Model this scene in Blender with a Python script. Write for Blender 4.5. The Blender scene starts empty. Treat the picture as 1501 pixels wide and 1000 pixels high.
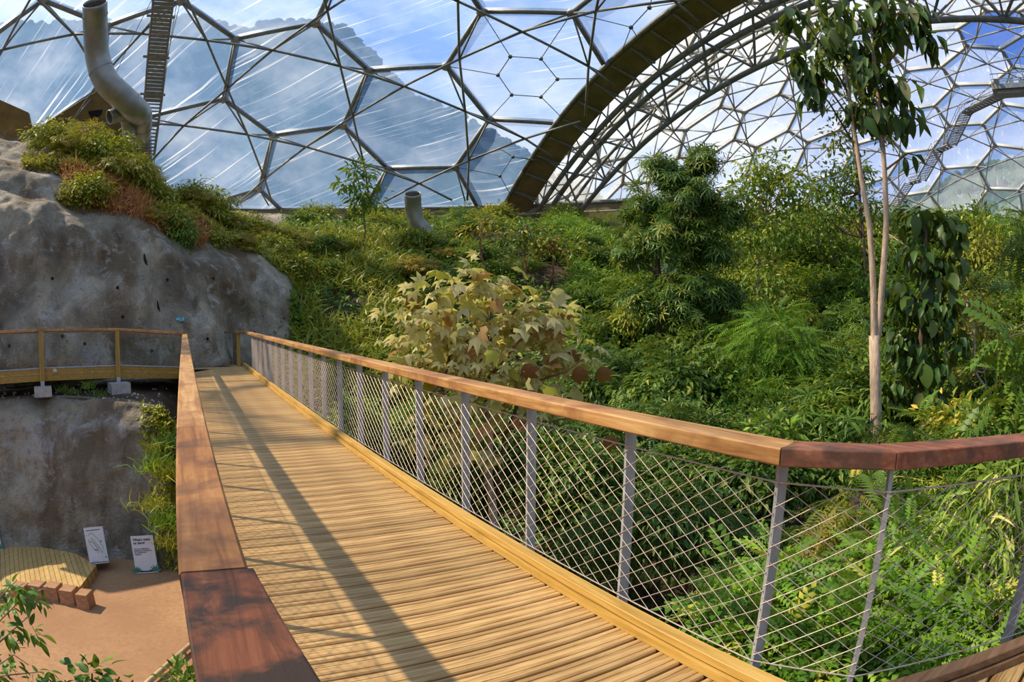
import bpy, bmesh, math, random
import numpy as np
from mathutils import Vector, Matrix, noise as mnoise

# ------------------------------------------------------------------ camera, sky, sun, exposure
sc = bpy.context.scene
COL = sc.collection
W_, H_, FPX, PITCH, CZ = 1501, 1000, 920.0, math.radians(-2.0), 1.7
cd = bpy.data.cameras.new('camera')
cd.type = 'PANO'
cd.panorama_type = 'FISHEYE_EQUISOLID'
cd.sensor_fit = 'HORIZONTAL'
cd.sensor_width = 36.0
cd.sensor_height = 36.0 * H_ / W_
cd.fisheye_lens = FPX / W_ * 36.0
cd.fisheye_fov = math.pi
cd.clip_start, cd.clip_end = 0.05, 2000
cam = bpy.data.objects.new('camera', cd)
COL.objects.link(cam)
cam.location = (0, 0, CZ)
cam.rotation_euler = (math.pi / 2 + PITCH, 0, 0)
sc.camera = cam

SUN_TO = Vector((-0.985, 0.066, 1.0)).normalized()
sl = bpy.data.lights.new('sun', 'SUN')
sl.energy = 9.2
sl.color = (1.0, 0.84, 0.62)
sl.angle = math.radians(1.0)
sun = bpy.data.objects.new('sun', sl)
COL.objects.link(sun)
sun.location = (-60, 4, 70)
sun.rotation_euler = SUN_TO.to_track_quat('Z', 'Y').to_euler()

world = bpy.data.worlds.new('sky')
sc.world = world
world.use_nodes = True
wt = world.node_tree
wt.nodes.clear()
def wn(t, **k):
    n = wt.nodes.new(t)
    for a, b in k.items(): setattr(n, a, b)
    return n
tc = wn('ShaderNodeTexCoord')
mp = wn('ShaderNodeMapping'); mp.inputs['Scale'].default_value = (1.0, 1.0, 2.2)
n1 = wn('ShaderNodeTexNoise'); n1.inputs['Scale'].default_value = 2.6; n1.inputs['Detail'].default_value = 7; n1.inputs['Roughness'].default_value = 0.58
rp = wn('ShaderNodeValToRGB')
rp.color_ramp.elements[0].position = 0.42; rp.color_ramp.elements[0].color = (0.22, 0.38, 0.78, 1)
rp.color_ramp.elements[1].position = 0.62; rp.color_ramp.elements[1].color = (0.86, 0.90, 0.97, 1)
e = rp.color_ramp.elements.new(0.51); e.color = (0.45, 0.60, 0.90, 1)
bg = wn('ShaderNodeBackground'); bg.inputs['Strength'].default_value = 1.0
wo = wn('ShaderNodeOutputWorld')
L = wt.links.new
L(tc.outputs['Generated'], mp.inputs['Vector']); L(mp.outputs[0], n1.inputs['Vector'])
L(n1.outputs['Fac'], rp.inputs[0]); L(rp.outputs[0], bg.inputs['Color']); L(bg.outputs[0], wo.inputs['Surface'])

vs = sc.view_settings
sc.display_settings.display_device = 'sRGB'
vs.view_transform = 'Standard'; vs.look = 'None'; vs.gamma = 1.0; vs.use_curve_mapping = False
vs.exposure = 0.10
try:
    sc.cycles.transparent_max_bounces = 24
    sc.cycles.max_bounces = 8
    sc.cycles.transmission_bounces = 6
except Exception: pass

R = random.Random(11)
RNG = np.random.default_rng(7)

# ------------------------------------------------------------------ geometry helpers
def ray(px, py):
    dx, dy = px - 750.5, 500 - py
    r = math.hypot(dx, dy); a = math.atan2(dy, dx); th = 2 * math.asin(min(1, r / (2 * FPX)))
    X, Z, Y = math.sin(th) * math.cos(a), math.sin(th) * math.sin(a), math.cos(th)
    c, s = math.cos(PITCH), math.sin(PITCH)
    return Vector((X, Y * c - Z * s, Y * s + Z * c))
def at(px, py, rho):                       # the point seen at a pixel, rho metres away on plan
    d = ray(px, py)
    return Vector((0, 0, CZ)) + d * (rho / math.hypot(d.x, d.y))
def atz(px, py, z):
    d = ray(px, py)
    return Vector((0, 0, CZ)) + d * ((z - CZ) / d.z)
def proj(q):
    X, y, z = q[0], q[1], q[2] - CZ
    c, s = math.cos(-PITCH), math.sin(-PITCH)
    Y, Z = y * c - z * s, y * s + z * c
    th = math.atan2(math.hypot(X, Z), Y); a = math.atan2(Z, X); r = 2 * FPX * math.sin(th / 2)
    return 750.5 + r * math.cos(a), 500 - r * math.sin(a)
def inframe(q, m=30):
    x, y = proj(q)
    return -m < x < W_ + m and -m < y < H_ + m
def lerp_tab(x, tab):
    if x <= tab[0][0]: return tab[0][1]
    for (a, u), (b, v) in zip(tab, tab[1:]):
        if x <= b: return u + (v - u) * (x - a) / (b - a)
    return tab[-1][1]
def sstep(a, b, x):
    t = max(0, min(1, (x - a) / (b - a))); return t * t * (3 - 2 * t)

class MB:
    def __init__(s): s.v = []; s.f = []
    def add(s, vs, fs):
        o = len(s.v); s.v += [tuple(p) for p in vs]; s.f += [tuple(i + o for i in f) for f in fs]
    def box(s, c, size, rot=None, taper=1.0):
        hx, hy, hz = size[0] / 2, size[1] / 2, size[2] / 2
        P = [Vector((x * hx * (taper if z > 0 else 1), y * hy * (taper if z > 0 else 1), z * hz)) for z in (-1, 1) for y in (-1, 1) for x in (-1, 1)]
        if rot is not None: P = [rot @ p for p in P]
        c = Vector(c)
        s.add([c + p for p in P], [(0, 2, 3, 1), (4, 5, 7, 6), (0, 1, 5, 4), (2, 6, 7, 3), (0, 4, 6, 2), (1, 3, 7, 5)])
    def rbox(s, c, size, b, rot=None):     # a box with chamfered edges along z-x and z-y
        hx, hy, hz = size[0] / 2, size[1] / 2, size[2] / 2
        prof = [(-hx + b, -hz), (hx - b, -hz), (hx, -hz + b), (hx, hz - b), (hx - b, hz), (-hx + b, hz), (-hx, hz - b), (-hx, -hz + b)]
        P = [Vector((x, -hy, z)) for x, z in prof] + [Vector((x, hy, z)) for x, z in prof]
        if rot is not None: P = [rot @ p for p in P]
        c = Vector(c); n = 8
        s.add([c + p for p in P], [tuple(range(n)), tuple(range(2 * n - 1, n - 1, -1))] + [(i, i + n, (i + 1) % n + n, (i + 1) % n) for i in range(n)])
    def tube(s, pts, r, n=8, cap=True):
        pts = [Vector(p) for p in pts]; m = len(pts)
        rs = r if isinstance(r, (list, tuple)) else [r] * m
        T = []
        for i in range(m):
            d = (pts[min(i + 1, m - 1)] - pts[max(i - 1, 0)])
            T.append(d.normalized() if d.length > 1e-9 else Vector((0, 0, 1)))
        ref = Vector((0, 0, 1)) if abs(T[0].z) < 0.9 else Vector((1, 0, 0))
        u = T[0].cross(ref).normalized(); V = []
        for i in range(m):
            u = (u - T[i] * u.dot(T[i])); u = u.normalized() if u.length > 1e-6 else T[i].orthogonal().normalized()
            w = T[i].cross(u)
            for k in range(n):
                a = 2 * math.pi * k / n
                V.append(pts[i] + (u * math.cos(a) + w * math.sin(a)) * rs[i])
        F = [(i * n + k, i * n + (k + 1) % n, (i + 1) * n + (k + 1) % n, (i + 1) * n + k) for i in range(m - 1) for k in range(n)]
        if cap: F += [tuple(range(n - 1, -1, -1)), tuple((m - 1) * n + k for k in range(n))]
        s.add(V, F)
    def sweep(s, prof, pts, ups=None):     # profile (side, up) swept along a polyline in plan with mitred corners
        m = len(pts); n = len(prof); pts = [Vector(p) for p in pts]; V = []
        for i in range(m):
            d0 = (pts[i] - pts[i - 1]) if i else (pts[1] - pts[0]); d1 = (pts[i + 1] - pts[i]) if i < m - 1 else d0
            d0 = Vector((d0.x, d0.y, 0)).normalized(); d1 = Vector((d1.x, d1.y, 0)).normalized()
            s0, s1 = Vector((-d0.y, d0.x, 0)), Vector((-d1.y, d1.x, 0)); b = (s0 + s1).normalized(); b = b / max(0.3, b.dot(s0))
            V += [pts[i] + b * p[0] + Vector((0, 0, p[1])) for p in prof]
        F = [((i + 1) * n + k, (i + 1) * n + (k + 1) % n, i * n + (k + 1) % n, i * n + k) for i in range(m - 1) for k in range(n)]
        F += [tuple(range(n)), tuple((m - 1) * n + k for k in range(n - 1, -1, -1))]
        s.add(V, F)
    def mesh(s, name, mat=None, smooth=False):
        me = bpy.data.meshes.new(name); me.from_pydata(s.v, [], s.f); me.validate(); me.update()
        if mat: me.materials.append(mat)
        if smooth:
            for p in me.polygons: p.use_smooth = True
        return me
    def build(s, name, mat, parent=None, smooth=False, offset=None, kind=None):
        me = s.mesh(name, mat, smooth)
        return put(name, me, parent, offset, kind)

def put(name, me, parent=None, offset=None, kind=None):
    o = bpy.data.objects.new(name, me); COL.objects.link(o)
    if parent: o.parent = parent
    if offset is not None: o.location = offset
    if kind: o['kind'] = kind
    return o
def tag(o, label=None, cat=None, group=None, kind=None):
    if label: o['label'] = label
    if cat: o['category'] = cat
    if group: o['group'] = group
    if kind: o['kind'] = kind
    return o
def empty(name, loc, label=None, cat=None, group=None, kind=None, rot=None):
    o = bpy.data.objects.new(name, None); COL.objects.link(o); o.location = loc
    o.empty_display_size = 0.2
    if rot is not None: o.rotation_euler = rot
    return tag(o, label, cat, group, kind)
def prot(me, mat, root, name, verts_off):  # place a mesh given in world coordinates under a root at an offset
    return put(name, me, root, -Vector(verts_off))

# ------------------------------------------------------------------ materials
MATS = {}
class NT:
    def __init__(s, name):
        s.m = bpy.data.materials.new(name); s.m.use_nodes = True; s.t = s.m.node_tree; s.t.nodes.clear()
        s.out = s.n('ShaderNodeOutputMaterial')
    def n(s, t, ins=None, **k):
        x = s.t.nodes.new(t)
        for a, b in k.items(): setattr(x, a, b)
        if ins:
            for a, b in ins.items():
                if hasattr(b, 'is_output') or isinstance(b, bpy.types.NodeSocket): s.t.links.new(b, x.inputs[a])
                else: x.inputs[a].default_value = b
        return x
    def coord(s, kind='Object', scale=(1, 1, 1), rot=(0, 0, 0)):
        c = s.n('ShaderNodeTexCoord')
        return s.n('ShaderNodeMapping', {'Vector': c.outputs[kind], 'Scale': scale, 'Rotation': rot}).outputs[0]
    def noise(s, vec, scale, detail=4, rough=0.55, dist=0):
        return s.n('ShaderNodeTexNoise', {'Vector': vec, 'Scale': scale, 'Detail': detail, 'Roughness': rough, 'Distortion': dist}).outputs['Fac']
    def ramp(s, fac, stops):
        r = s.n('ShaderNodeValToRGB', {'Fac': fac}); cr = r.color_ramp
        while len(cr.elements) < len(stops): cr.elements.new(0.5)
        for el, (p, c) in zip(cr.elements, stops):
            el.position = p; el.color = (*c, 1) if len(c) == 3 else c
        return r.outputs['Color']
    def mix(s, fac, a, b, mode='MIX'):
        m = s.n('ShaderNodeMix', {}, data_type='RGBA', blend_type=mode)
        for key, val in ((0, fac), (6, a), (7, b)):
            if isinstance(val, bpy.types.NodeSocket): s.t.links.new(val, m.inputs[key])
            else: m.inputs[key].default_value = val if key == 0 else (*val, 1)
        return m.outputs[2]
    def bump(s, h, strength=0.3, dist=0.02):
        return s.n('ShaderNodeBump', {'Height': h, 'Strength': strength, 'Distance': dist}).outputs[0]
    def bsdf(s, color, rough=0.6, metal=0.0, normal=None, spec=0.4):
        ins = {'Base Color': color if isinstance(color, bpy.types.NodeSocket) else (*color, 1), 'Roughness': rough, 'Metallic': metal, 'Specular IOR Level': spec}
        if normal is not None: ins['Normal'] = normal
        return s.n('ShaderNodeBsdfPrincipled', ins)
    def done(s, sh):
        s.t.links.new(sh, s.out.inputs['Surface']); MATS[s.m.name] = s.m; return s.m

def wood(name, c0, c1, c2, axis=1, scale=1.0, rough=0.55, bumpy=0.25, blot=None, rnd=0.0, spec=0.35):
    t = NT(name); sc_ = [14 * scale, 14 * scale, 14 * scale]; sc_[axis] = 0.9 * scale
    v = t.coord('Object', tuple(sc_))
    g = t.noise(v, 1.6, 6, 0.65, 0.6)
    col = t.ramp(g, [(0.30, c0), (0.5, c1), (0.72, c2)])
    if blot:
        b = t.noise(t.coord('Object', (1, 1, 1)), blot[1], 5, 0.6, 0.4)
        f = t.ramp(b, [(blot[2], (0, 0, 0)), (blot[3], (1, 1, 1))])
        col = t.mix(f, col, blot[0])
    if rnd:
        oi = t.n('ShaderNodeObjectInfo')
        hs = t.n('ShaderNodeHueSaturation', {'Color': col, 'Value': t.n('ShaderNodeMapRange', {'Value': oi.outputs['Random'], 'To Min': 1 - rnd, 'To Max': 1 + rnd}).outputs[0]})
        col = hs.outputs[0]
    return t.done(t.bsdf(col, rough, 0, t.bump(g, bumpy, 0.004), spec).outputs[0])

M_DECK = wood('deck_timber', (0.21, 0.105, 0.032), (0.44, 0.27, 0.10), (0.62, 0.42, 0.18), axis=0, scale=1.3, rough=0.6, blot=((0.30, 0.16, 0.05), 2.2, 0.52, 0.75), rnd=0.16)
M_KERB = wood('yellow_pine', (0.36, 0.20, 0.035), (0.52, 0.31, 0.07), (0.62, 0.40, 0.12), axis=1, rnd=0.06)
M_RAIL = wood('golden_handrail', (0.24, 0.10, 0.03), (0.46, 0.235, 0.075), (0.60, 0.37, 0.15), axis=1, scale=1.0, bumpy=.4, blot=((0.27, 0.115, 0.04), 2.2, 0.48, 0.66))
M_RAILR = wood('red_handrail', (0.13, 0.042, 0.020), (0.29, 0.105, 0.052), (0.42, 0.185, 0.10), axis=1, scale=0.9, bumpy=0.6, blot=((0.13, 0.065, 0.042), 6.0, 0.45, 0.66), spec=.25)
M_RAILN = wood('leaf_shaded_handrail', (0.055, 0.020, 0.010), (0.17, 0.058, 0.026), (0.29, 0.115, 0.055), axis=1, scale=0.9, bumpy=0.6, blot=((0.038, 0.024, 0.018), 9.0, 0.42, 0.60), spec=.2)  # red rail wood darkened; blotches paint leaf shadow into its colour
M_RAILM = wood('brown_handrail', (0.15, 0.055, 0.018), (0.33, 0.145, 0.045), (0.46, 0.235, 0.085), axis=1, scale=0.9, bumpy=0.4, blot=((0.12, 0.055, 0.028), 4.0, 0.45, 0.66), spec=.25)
M_EDGEB = wood('brown_edge_board', (0.10, 0.05, 0.022), (0.19, 0.105, 0.05), (0.27, 0.16, 0.085), axis=0)
M_PINE = wood('treated_pine', (0.22, 0.125, 0.02), (0.36, 0.215, 0.04), (0.44, 0.28, 0.07), axis=1)
M_PINEX = wood('treated_pine_post', (0.22, 0.125, 0.02), (0.36, 0.215, 0.04), (0.44, 0.28, 0.07), axis=2)
M_BLOCK = wood('sawn_timber', (0.24, 0.11, 0.05), (0.37, 0.19, 0.095), (0.46, 0.27, 0.14), axis=0)
M_PLAT = wood('pale_decking', (0.34, 0.20, 0.06), (0.50, 0.32, 0.11), (0.58, 0.40, 0.16), axis=1, rnd=0.1)

def simple(name, color, rough=0.5, metal=0.0, ns=0, nc=None, bump=0.0, bs=30, spec=0.4):
    t = NT(name); v = t.coord('Object'); col = color; nrm = None
    if ns: col = t.mix(t.ramp(t.noise(v, ns, 5), [(0.38, (0, 0, 0)), (0.66, (1, 1, 1))]), color, nc)
    if bump: nrm = t.bump(t.noise(v, bs, 4), bump, 0.01)
    return t.done(t.bsdf(col, rough, metal, nrm, spec).outputs[0])
M_STEEL = simple('galvanised_steel', (0.33, 0.335, 0.34), 0.5, 0.15, 9, (0.44, 0.44, 0.44))
M_CABLE = simple('steel_cable', (0.50, 0.40, 0.33), 0.45, 0.2, 40, (0.40, 0.31, 0.25))
M_DOME = simple('dome_steel', (0.17, 0.175, 0.155), 0.5, 0.25, 3, (0.25, 0.25, 0.22))
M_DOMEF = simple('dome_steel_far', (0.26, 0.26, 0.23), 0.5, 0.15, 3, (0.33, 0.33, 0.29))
M_DOMEL = simple('dome_steel_light', (0.33, 0.33, 0.29), 0.5, 0.2, 2, (0.26, 0.27, 0.25))
M_GUTTER = simple('brown_soffit', (0.16, 0.122, 0.048), 0.4, 0.1, 0.7, (0.25, 0.19, 0.08), 0.1, 3)
M_DUCT = simple('duct_metal', (0.24, 0.235, 0.21), 0.42, 0.6, 1.5, (0.33, 0.32, 0.27))
M_DARK = simple('hole_shade', (0.012, 0.012, 0.012), 0.9)  # near-black colour stands for the shade inside holes and the duct
M_BLACK = simple('black_rubber', (0.02, 0.02, 0.022), 0.6)
M_CONC = simple('concrete', (0.42, 0.40, 0.36), 0.9, 0, 7, (0.30, 0.28, 0.25), 0.5, 40)
M_WHITE = simple('white_plastic', (0.70, 0.69, 0.70), 0.35, 0, 3, (0.62, 0.61, 0.63))
M_GREENP = simple('green_plastic', (0.02, 0.16, 0.10), 0.4)
M_PRINTG = simple('green_print', (0.05, 0.17, 0.12), 0.5, 0, 60, (0.10, 0.26, 0.18))
M_PRINTM = simple('pale_green_print', (0.42, 0.52, 0.46), 0.5)
M_INK = simple('black_ink', (0.02, 0.02, 0.025), 0.5)
M_TEAL = simple('teal_enamel', (0.05, 0.42, 0.50), 0.4)
M_POLE = simple('pale_pole', (0.55, 0.40, 0.22), 0.6, 0, 6, (0.42, 0.28, 0.14))
def clay():
    t = NT('clay_floor'); v = t.coord('Object')
    a = t.noise(v, 0.35, 5, 0.6); b = t.noise(v, 9, 6, 0.7)
    c = t.ramp(a, [(0.3, (0.28, 0.145, 0.070)), (0.5, (0.36, 0.20, 0.098)), (0.7, (0.44, 0.255, 0.125))])
    c = t.mix(t.ramp(b, [(0.45, (0, 0, 0)), (0.7, (1, 1, 1))]), c, (0.30, 0.16, 0.09))
    return t.done(t.bsdf(c, 0.9, 0, t.bump(b, 0.4, 0.02), 0.2).outputs[0])
M_CLAY = clay()
def soil(name, a, b, c):
    t = NT(name); v = t.coord('Object')
    n = t.noise(v, 1.1, 8, 0.7)
    return t.done(t.bsdf(t.ramp(n, [(0.3, a), (0.5, b), (0.7, c)]), 0.95, 0, t.bump(t.noise(v, 6, 6, 0.7), 0.8, 0.05), 0.1).outputs[0])
M_SOIL = soil('dark_soil', (0.035, 0.028, 0.018), (0.075, 0.055, 0.035), (0.13, 0.095, 0.06))
M_MOSS = soil('mossy_soil', (0.03, 0.045, 0.012), (0.06, 0.085, 0.02), (0.11, 0.12, 0.035))
def rock(name, k=1.0):
    K = lambda r, g, b: (min(.85, r * k * 1.80), min(.8, g * k * 1.55), min(.75, b * k * 1.16))
    t = NT(name); v = t.coord('Object'); vs_ = t.coord('Object', (1.0, 1.0, 0.16))
    a = t.noise(v, 0.42, 7, 0.62, 0.3)
    c = t.ramp(a, [(0.34, K(0.15, .145, .14)), (0.46, K(0.30, .29, .28)), (0.57, K(0.43, .42, .40)), (0.68, K(.70, .68, .65))])
    b = t.noise(vs_, 0.62, 5, 0.6, 0.2)
    c = t.mix(t.ramp(b, [(0.50, (0, 0, 0)), (0.62, (0.85, 0.85, 0.85))]), c, K(.15, .115, .08))
    w = t.noise(v, 1.7, 6, 0.7, 0.5)
    c = t.mix(t.ramp(w, [(0.53, (0, 0, 0)), (0.66, (0.9, 0.9, 0.9))]), c, K(.72, .64, .60))
    fine = t.noise(v, 4.5, 9, 0.78, 0.4)
    c = t.mix(t.ramp(fine, [(0.34, (0, 0, 0)), (0.47, (1, 1, 1))]), K(.18, .175, .165), c)  # dark pits paint the shade of the relief into the rock colour
    c = t.mix(t.ramp(t.noise(t.coord('Object', (1, 1, .35)), 1.0, 8, .7, .6), [(0.40, (0.4, 0.4, 0.4)), (0.52, (0, 0, 0))]), c, K(.15, .147, .14))
    h = t.n('ShaderNodeMath', {0: t.noise(v, 2.2, 9, 0.72), 1: t.noise(v, 14, 6, 0.7)}, operation='ADD').outputs[0]
    return t.done(t.bsdf(c, 0.92, 0, t.bump(h, 1.0, 0.28), 0.15).outputs[0])
M_ROCK = rock('sprayed_rock')
M_ROCKL = rock('sprayed_rock_lower', 1.05)
def leaf(name, stops, trans=0.35, rough=0.45, objrand=False, spec=0.35):
    t = NT(name)
    fac = t.n('ShaderNodeObjectInfo').outputs['Random'] if objrand else t.n('ShaderNodeAttribute', {}, attribute_name='tint').outputs['Fac']
    c = t.ramp(fac, stops)
    p = t.bsdf(c, rough, 0, None, spec)
    tr = t.n('ShaderNodeBsdfTranslucent', {'Color': t.mix(0.5, c, (0.30, 0.34, 0.02))})
    m = t.n('ShaderNodeMixShader', {0: trans, 1: p.outputs[0], 2: tr.outputs[0]})
    return t.done(m.outputs[0])
LF = {
 'dark': leaf('leaf_dark_green', [(0, (0.022, 0.062, 0.010)), (0.5, (0.065, 0.147, 0.021)), (0.85, (0.157, 0.264, 0.039)), (1, (0.370, 0.388, 0.078))]),
 'mid': leaf('leaf_mid_green', [(0, (0.046, 0.109, 0.013)), (0.5, (0.120, 0.232, 0.023)), (0.85, (0.259, 0.357, 0.039)), (1, (0.518, 0.465, 0.065))]),
 'bright': leaf('leaf_bright_green', [(0, (0.074, 0.186, 0.016)), (0.5, (0.185, 0.357, 0.029)), (0.9, (0.352, 0.512, 0.052)), (1, (0.629, 0.589, 0.078))]),
 'olive': leaf('leaf_olive', [(0, (0.133, 0.121, 0.018)), (0.4, (0.311, 0.272, 0.036)), (0.75, (0.556, 0.443, 0.057)), (1, (0.799, 0.443, 0.086))]),
 'yellow': leaf('leaf_yellow_green', [(0, (0.148, 0.178, 0.016)), (0.5, (0.352, 0.364, 0.033)), (0.85, (0.555, 0.496, 0.052)), (1, (0.750, 0.527, 0.078))]),
 'rust': leaf('leaf_rusty', [(0, (0.259, 0.093, 0.026)), (0.5, (0.555, 0.202, 0.065)), (1, (0.750, 0.372, 0.143))]),
 'cream': leaf('leaf_withered', [(0, (0.60, 0.54, 0.05)), (0.22, (0.72, 0.63, 0.14)), (0.5, (0.80, 0.68, 0.28)), (0.88, (0.82, 0.70, 0.36)), (0.95, (0.66, 0.32, 0.12)), (1, (0.62, 0.28, 0.10))], 0.5, 0.6, True),
 'cream_small': leaf('leaf_withered_small', [(0, (0.60, 0.54, 0.05)), (0.22, (0.72, 0.63, 0.14)), (0.5, (0.80, 0.68, 0.28)), (0.88, (0.82, 0.70, 0.36)), (0.95, (0.66, 0.32, 0.12)), (1, (0.62, 0.28, 0.10))], 0.5, 0.6),
 'big': leaf('leaf_broad_dark', [(0, (0.030, 0.056, 0.016)), (0.5, (0.063, 0.116, 0.023)), (0.8, (0.130, 0.202, 0.033)), (1, (0.259, 0.248, 0.104))], 0.28, 0.42, True, 0.3),
 'fresh': leaf('leaf_glossy_fresh', [(0, (0.037, 0.116, 0.016)), (0.5, (0.093, 0.217, 0.026)), (1, (0.222, 0.372, 0.052))], 0.3, 0.45, True, 0.25),
 'bamboo': leaf('leaf_bamboo', [(0, (0.093, 0.186, 0.019)), (0.5, (0.222, 0.341, 0.039)), (0.9, (0.481, 0.512, 0.104)), (1, (0.750, 0.651, 0.234))]),
 'bamboo_one': leaf('leaf_bamboo_single', [(0, (0.093, 0.186, 0.019)), (0.5, (0.222, 0.341, 0.039)), (0.9, (0.481, 0.512, 0.104)), (1, (0.750, 0.651, 0.234))], 0.35, 0.45, True),
}
def bark(name, a, b, c, sz=3):
    t = NT(name); v = t.coord('Object', (6, 6, 1.2)); n = t.noise(v, sz, 6, 0.7)
    return t.done(t.bsdf(t.ramp(n, [(0.32, a), (0.5, b), (0.68, c)]), 0.85, 0, t.bump(n, 0.6, 0.02), 0.2).outputs[0])
M_BARK = bark('bark_brown', (0.06, 0.04, 0.025), (0.13, 0.09, 0.055), (0.22, 0.16, 0.10))
M_BARKP = bark('bark_pale', (0.22, 0.16, 0.11), (0.42, 0.31, 0.22), (0.56, 0.45, 0.34))
M_BARKR = bark('bark_reddish', (0.14, 0.06, 0.035), (0.26, 0.12, 0.07), (0.36, 0.19, 0.11))
def etfe(name, haze, tint, film, streak=0.5, gloss=True, sc_=(0.07, 2.6)):
    t = NT(name); uv = t.n('ShaderNodeTexCoord').outputs['UV']
    s1 = t.n('ShaderNodeMapping', {'Vector': uv, 'Scale': (sc_[0], sc_[1], 1)}).outputs[0]
    a = t.noise(s1, 1.0, 4, 0.7, 0.05)
    st = t.n('ShaderNodeMapRange', {'Value': a, 'From Min': 0.575, 'From Max': 0.66, 'To Min': 0, 'To Max': 1.0}).outputs[0]
    b = t.noise(uv, 0.16, 4, 0.6)
    sm = t.n('ShaderNodeMapRange', {'Value': b, 'From Min': 0.40, 'From Max': 0.75, 'To Min': 0.0, 'To Max': 0.5}).outputs[0]
    f = t.n('ShaderNodeMath', {0: st, 1: sm}, operation='MAXIMUM').outputs[0]
    fac = t.n('ShaderNodeMapRange', {'Value': f, 'From Min': 0, 'From Max': 1, 'To Min': haze, 'To Max': haze + streak}).outputs[0]
    tr = t.n('ShaderNodeBsdfTransparent', {'Color': (*tint, 1)})
    col = t.mix(f, film, (0.95, 0.96, 0.98))
    df = t.n('ShaderNodeBsdfTranslucent', {'Color': col}); d2 = t.n('ShaderNodeBsdfDiffuse', {'Color': col})
    dd = t.n('ShaderNodeMixShader', {0: 0.4, 1: df.outputs[0], 2: d2.outputs[0]})
    sh = t.n('ShaderNodeMixShader', {0: fac, 1: tr.outputs[0], 2: dd.outputs[0]}).outputs[0]
    if gloss:
        gl = t.n('ShaderNodeBsdfGlossy', {'Color': (0.9, 0.95, 1, 1), 'Roughness': 0.12})
        fr = t.n('ShaderNodeMath', {0: t.n('ShaderNodeFresnel', {'IOR': 1.15}).outputs[0], 1: 0.5}, operation='MULTIPLY').outputs[0]
        sh = t.n('ShaderNodeMixShader', {0: fr, 1: sh, 2: gl.outputs[0]}).outputs[0]
    return t.done(sh)
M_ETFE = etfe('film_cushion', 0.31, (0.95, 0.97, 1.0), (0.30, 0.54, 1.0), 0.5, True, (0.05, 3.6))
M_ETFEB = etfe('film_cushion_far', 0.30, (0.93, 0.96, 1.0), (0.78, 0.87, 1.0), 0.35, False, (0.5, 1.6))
M_ETFEC = etfe('film_clear_vent', 0.06, (0.42, 0.55, 0.86), (0.2, 0.4, 1.0), 0.05, False)
def glass():
    t = NT('clear_panel')
    tr = t.n('ShaderNodeBsdfTransparent', {'Color': (0.90, 0.93, 0.95, 1)}); gl = t.n('ShaderNodeBsdfGlossy', {'Roughness': 0.05})
    fr = t.n('ShaderNodeFresnel', {'IOR': 1.4}).outputs[0]
    return t.done(t.n('ShaderNodeMixShader', {0: fr, 1: tr.outputs[0], 2: gl.outputs[0]}).outputs[0])
M_GLASS = glass()
M_HILL = soil('far_hillside', (0.025, 0.05, 0.03), (0.045, 0.08, 0.05), (0.08, 0.11, 0.075))

# ------------------------------------------------------------------ the ground, the rock faces, the hill outside
BANK = [(0, -4.6), (14, -4.6), (18, -3.2), (22, -0.6), (26, 1.6), (30, 3.9), (36, 6.6), (45, 8.4), (52, 8.9), (80, 9.5)]
VALLEY = [(0, -4.6), (10, -4.8), (20, -6.5), (34, -7.0), (48, -3.0), (70, 1.5), (95, 6)]
def bank_k(az): return 1 - sstep(6, 26, az)
def ground(x, y):
    rho = math.hypot(x, y); az = math.degrees(math.atan2(x, y))
    g = lerp_tab(rho, VALLEY)
    if -140 < az < 20: g = g + (lerp_tab(rho, BANK) - g) * bank_k(az)
    k = sstep(-21, -27, az) if az < -20 else 0
    k = 1 - sstep(-27, -21, az)
    if rho < 60: g = g + (-4.35 - g) * k
    return g + 0.15 * mnoise.noise(Vector((x * 0.4, y * 0.4, 3.1)))

def polar_mesh(azs, rhos, fn):
    V = []; F = []; n = len(rhos)
    for a in azs:
        for r in rhos:
            x, y = r * math.sin(math.radians(a)), r * math.cos(math.radians(a)); V.append((x, y, fn(x, y)))
    for i in range(len(azs) - 1):
        for j in range(n - 1): F.append((i * n + j, i * n + j + 1, (i + 1) * n + j + 1, (i + 1) * n + j))
    return V, F
m = MB()
rh = [0.3, 2, 4, 6, 8, 10, 12, 13.5, 15, 16.5, 18, 19.5, 21, 22.5, 24, 26, 28, 30, 33, 36, 40, 44, 48, 52, 56, 62, 70, 80, 95]
m.add(*polar_mesh(list(range(-180, 181, 4))[:-1] + [180], rh, lambda x, y: ground(x, y)))
tag(m.build('ground', M_SOIL, smooth=True), 'dark soil ground of the planted valley and bank under the greenery', 'ground', kind='structure')

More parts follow.
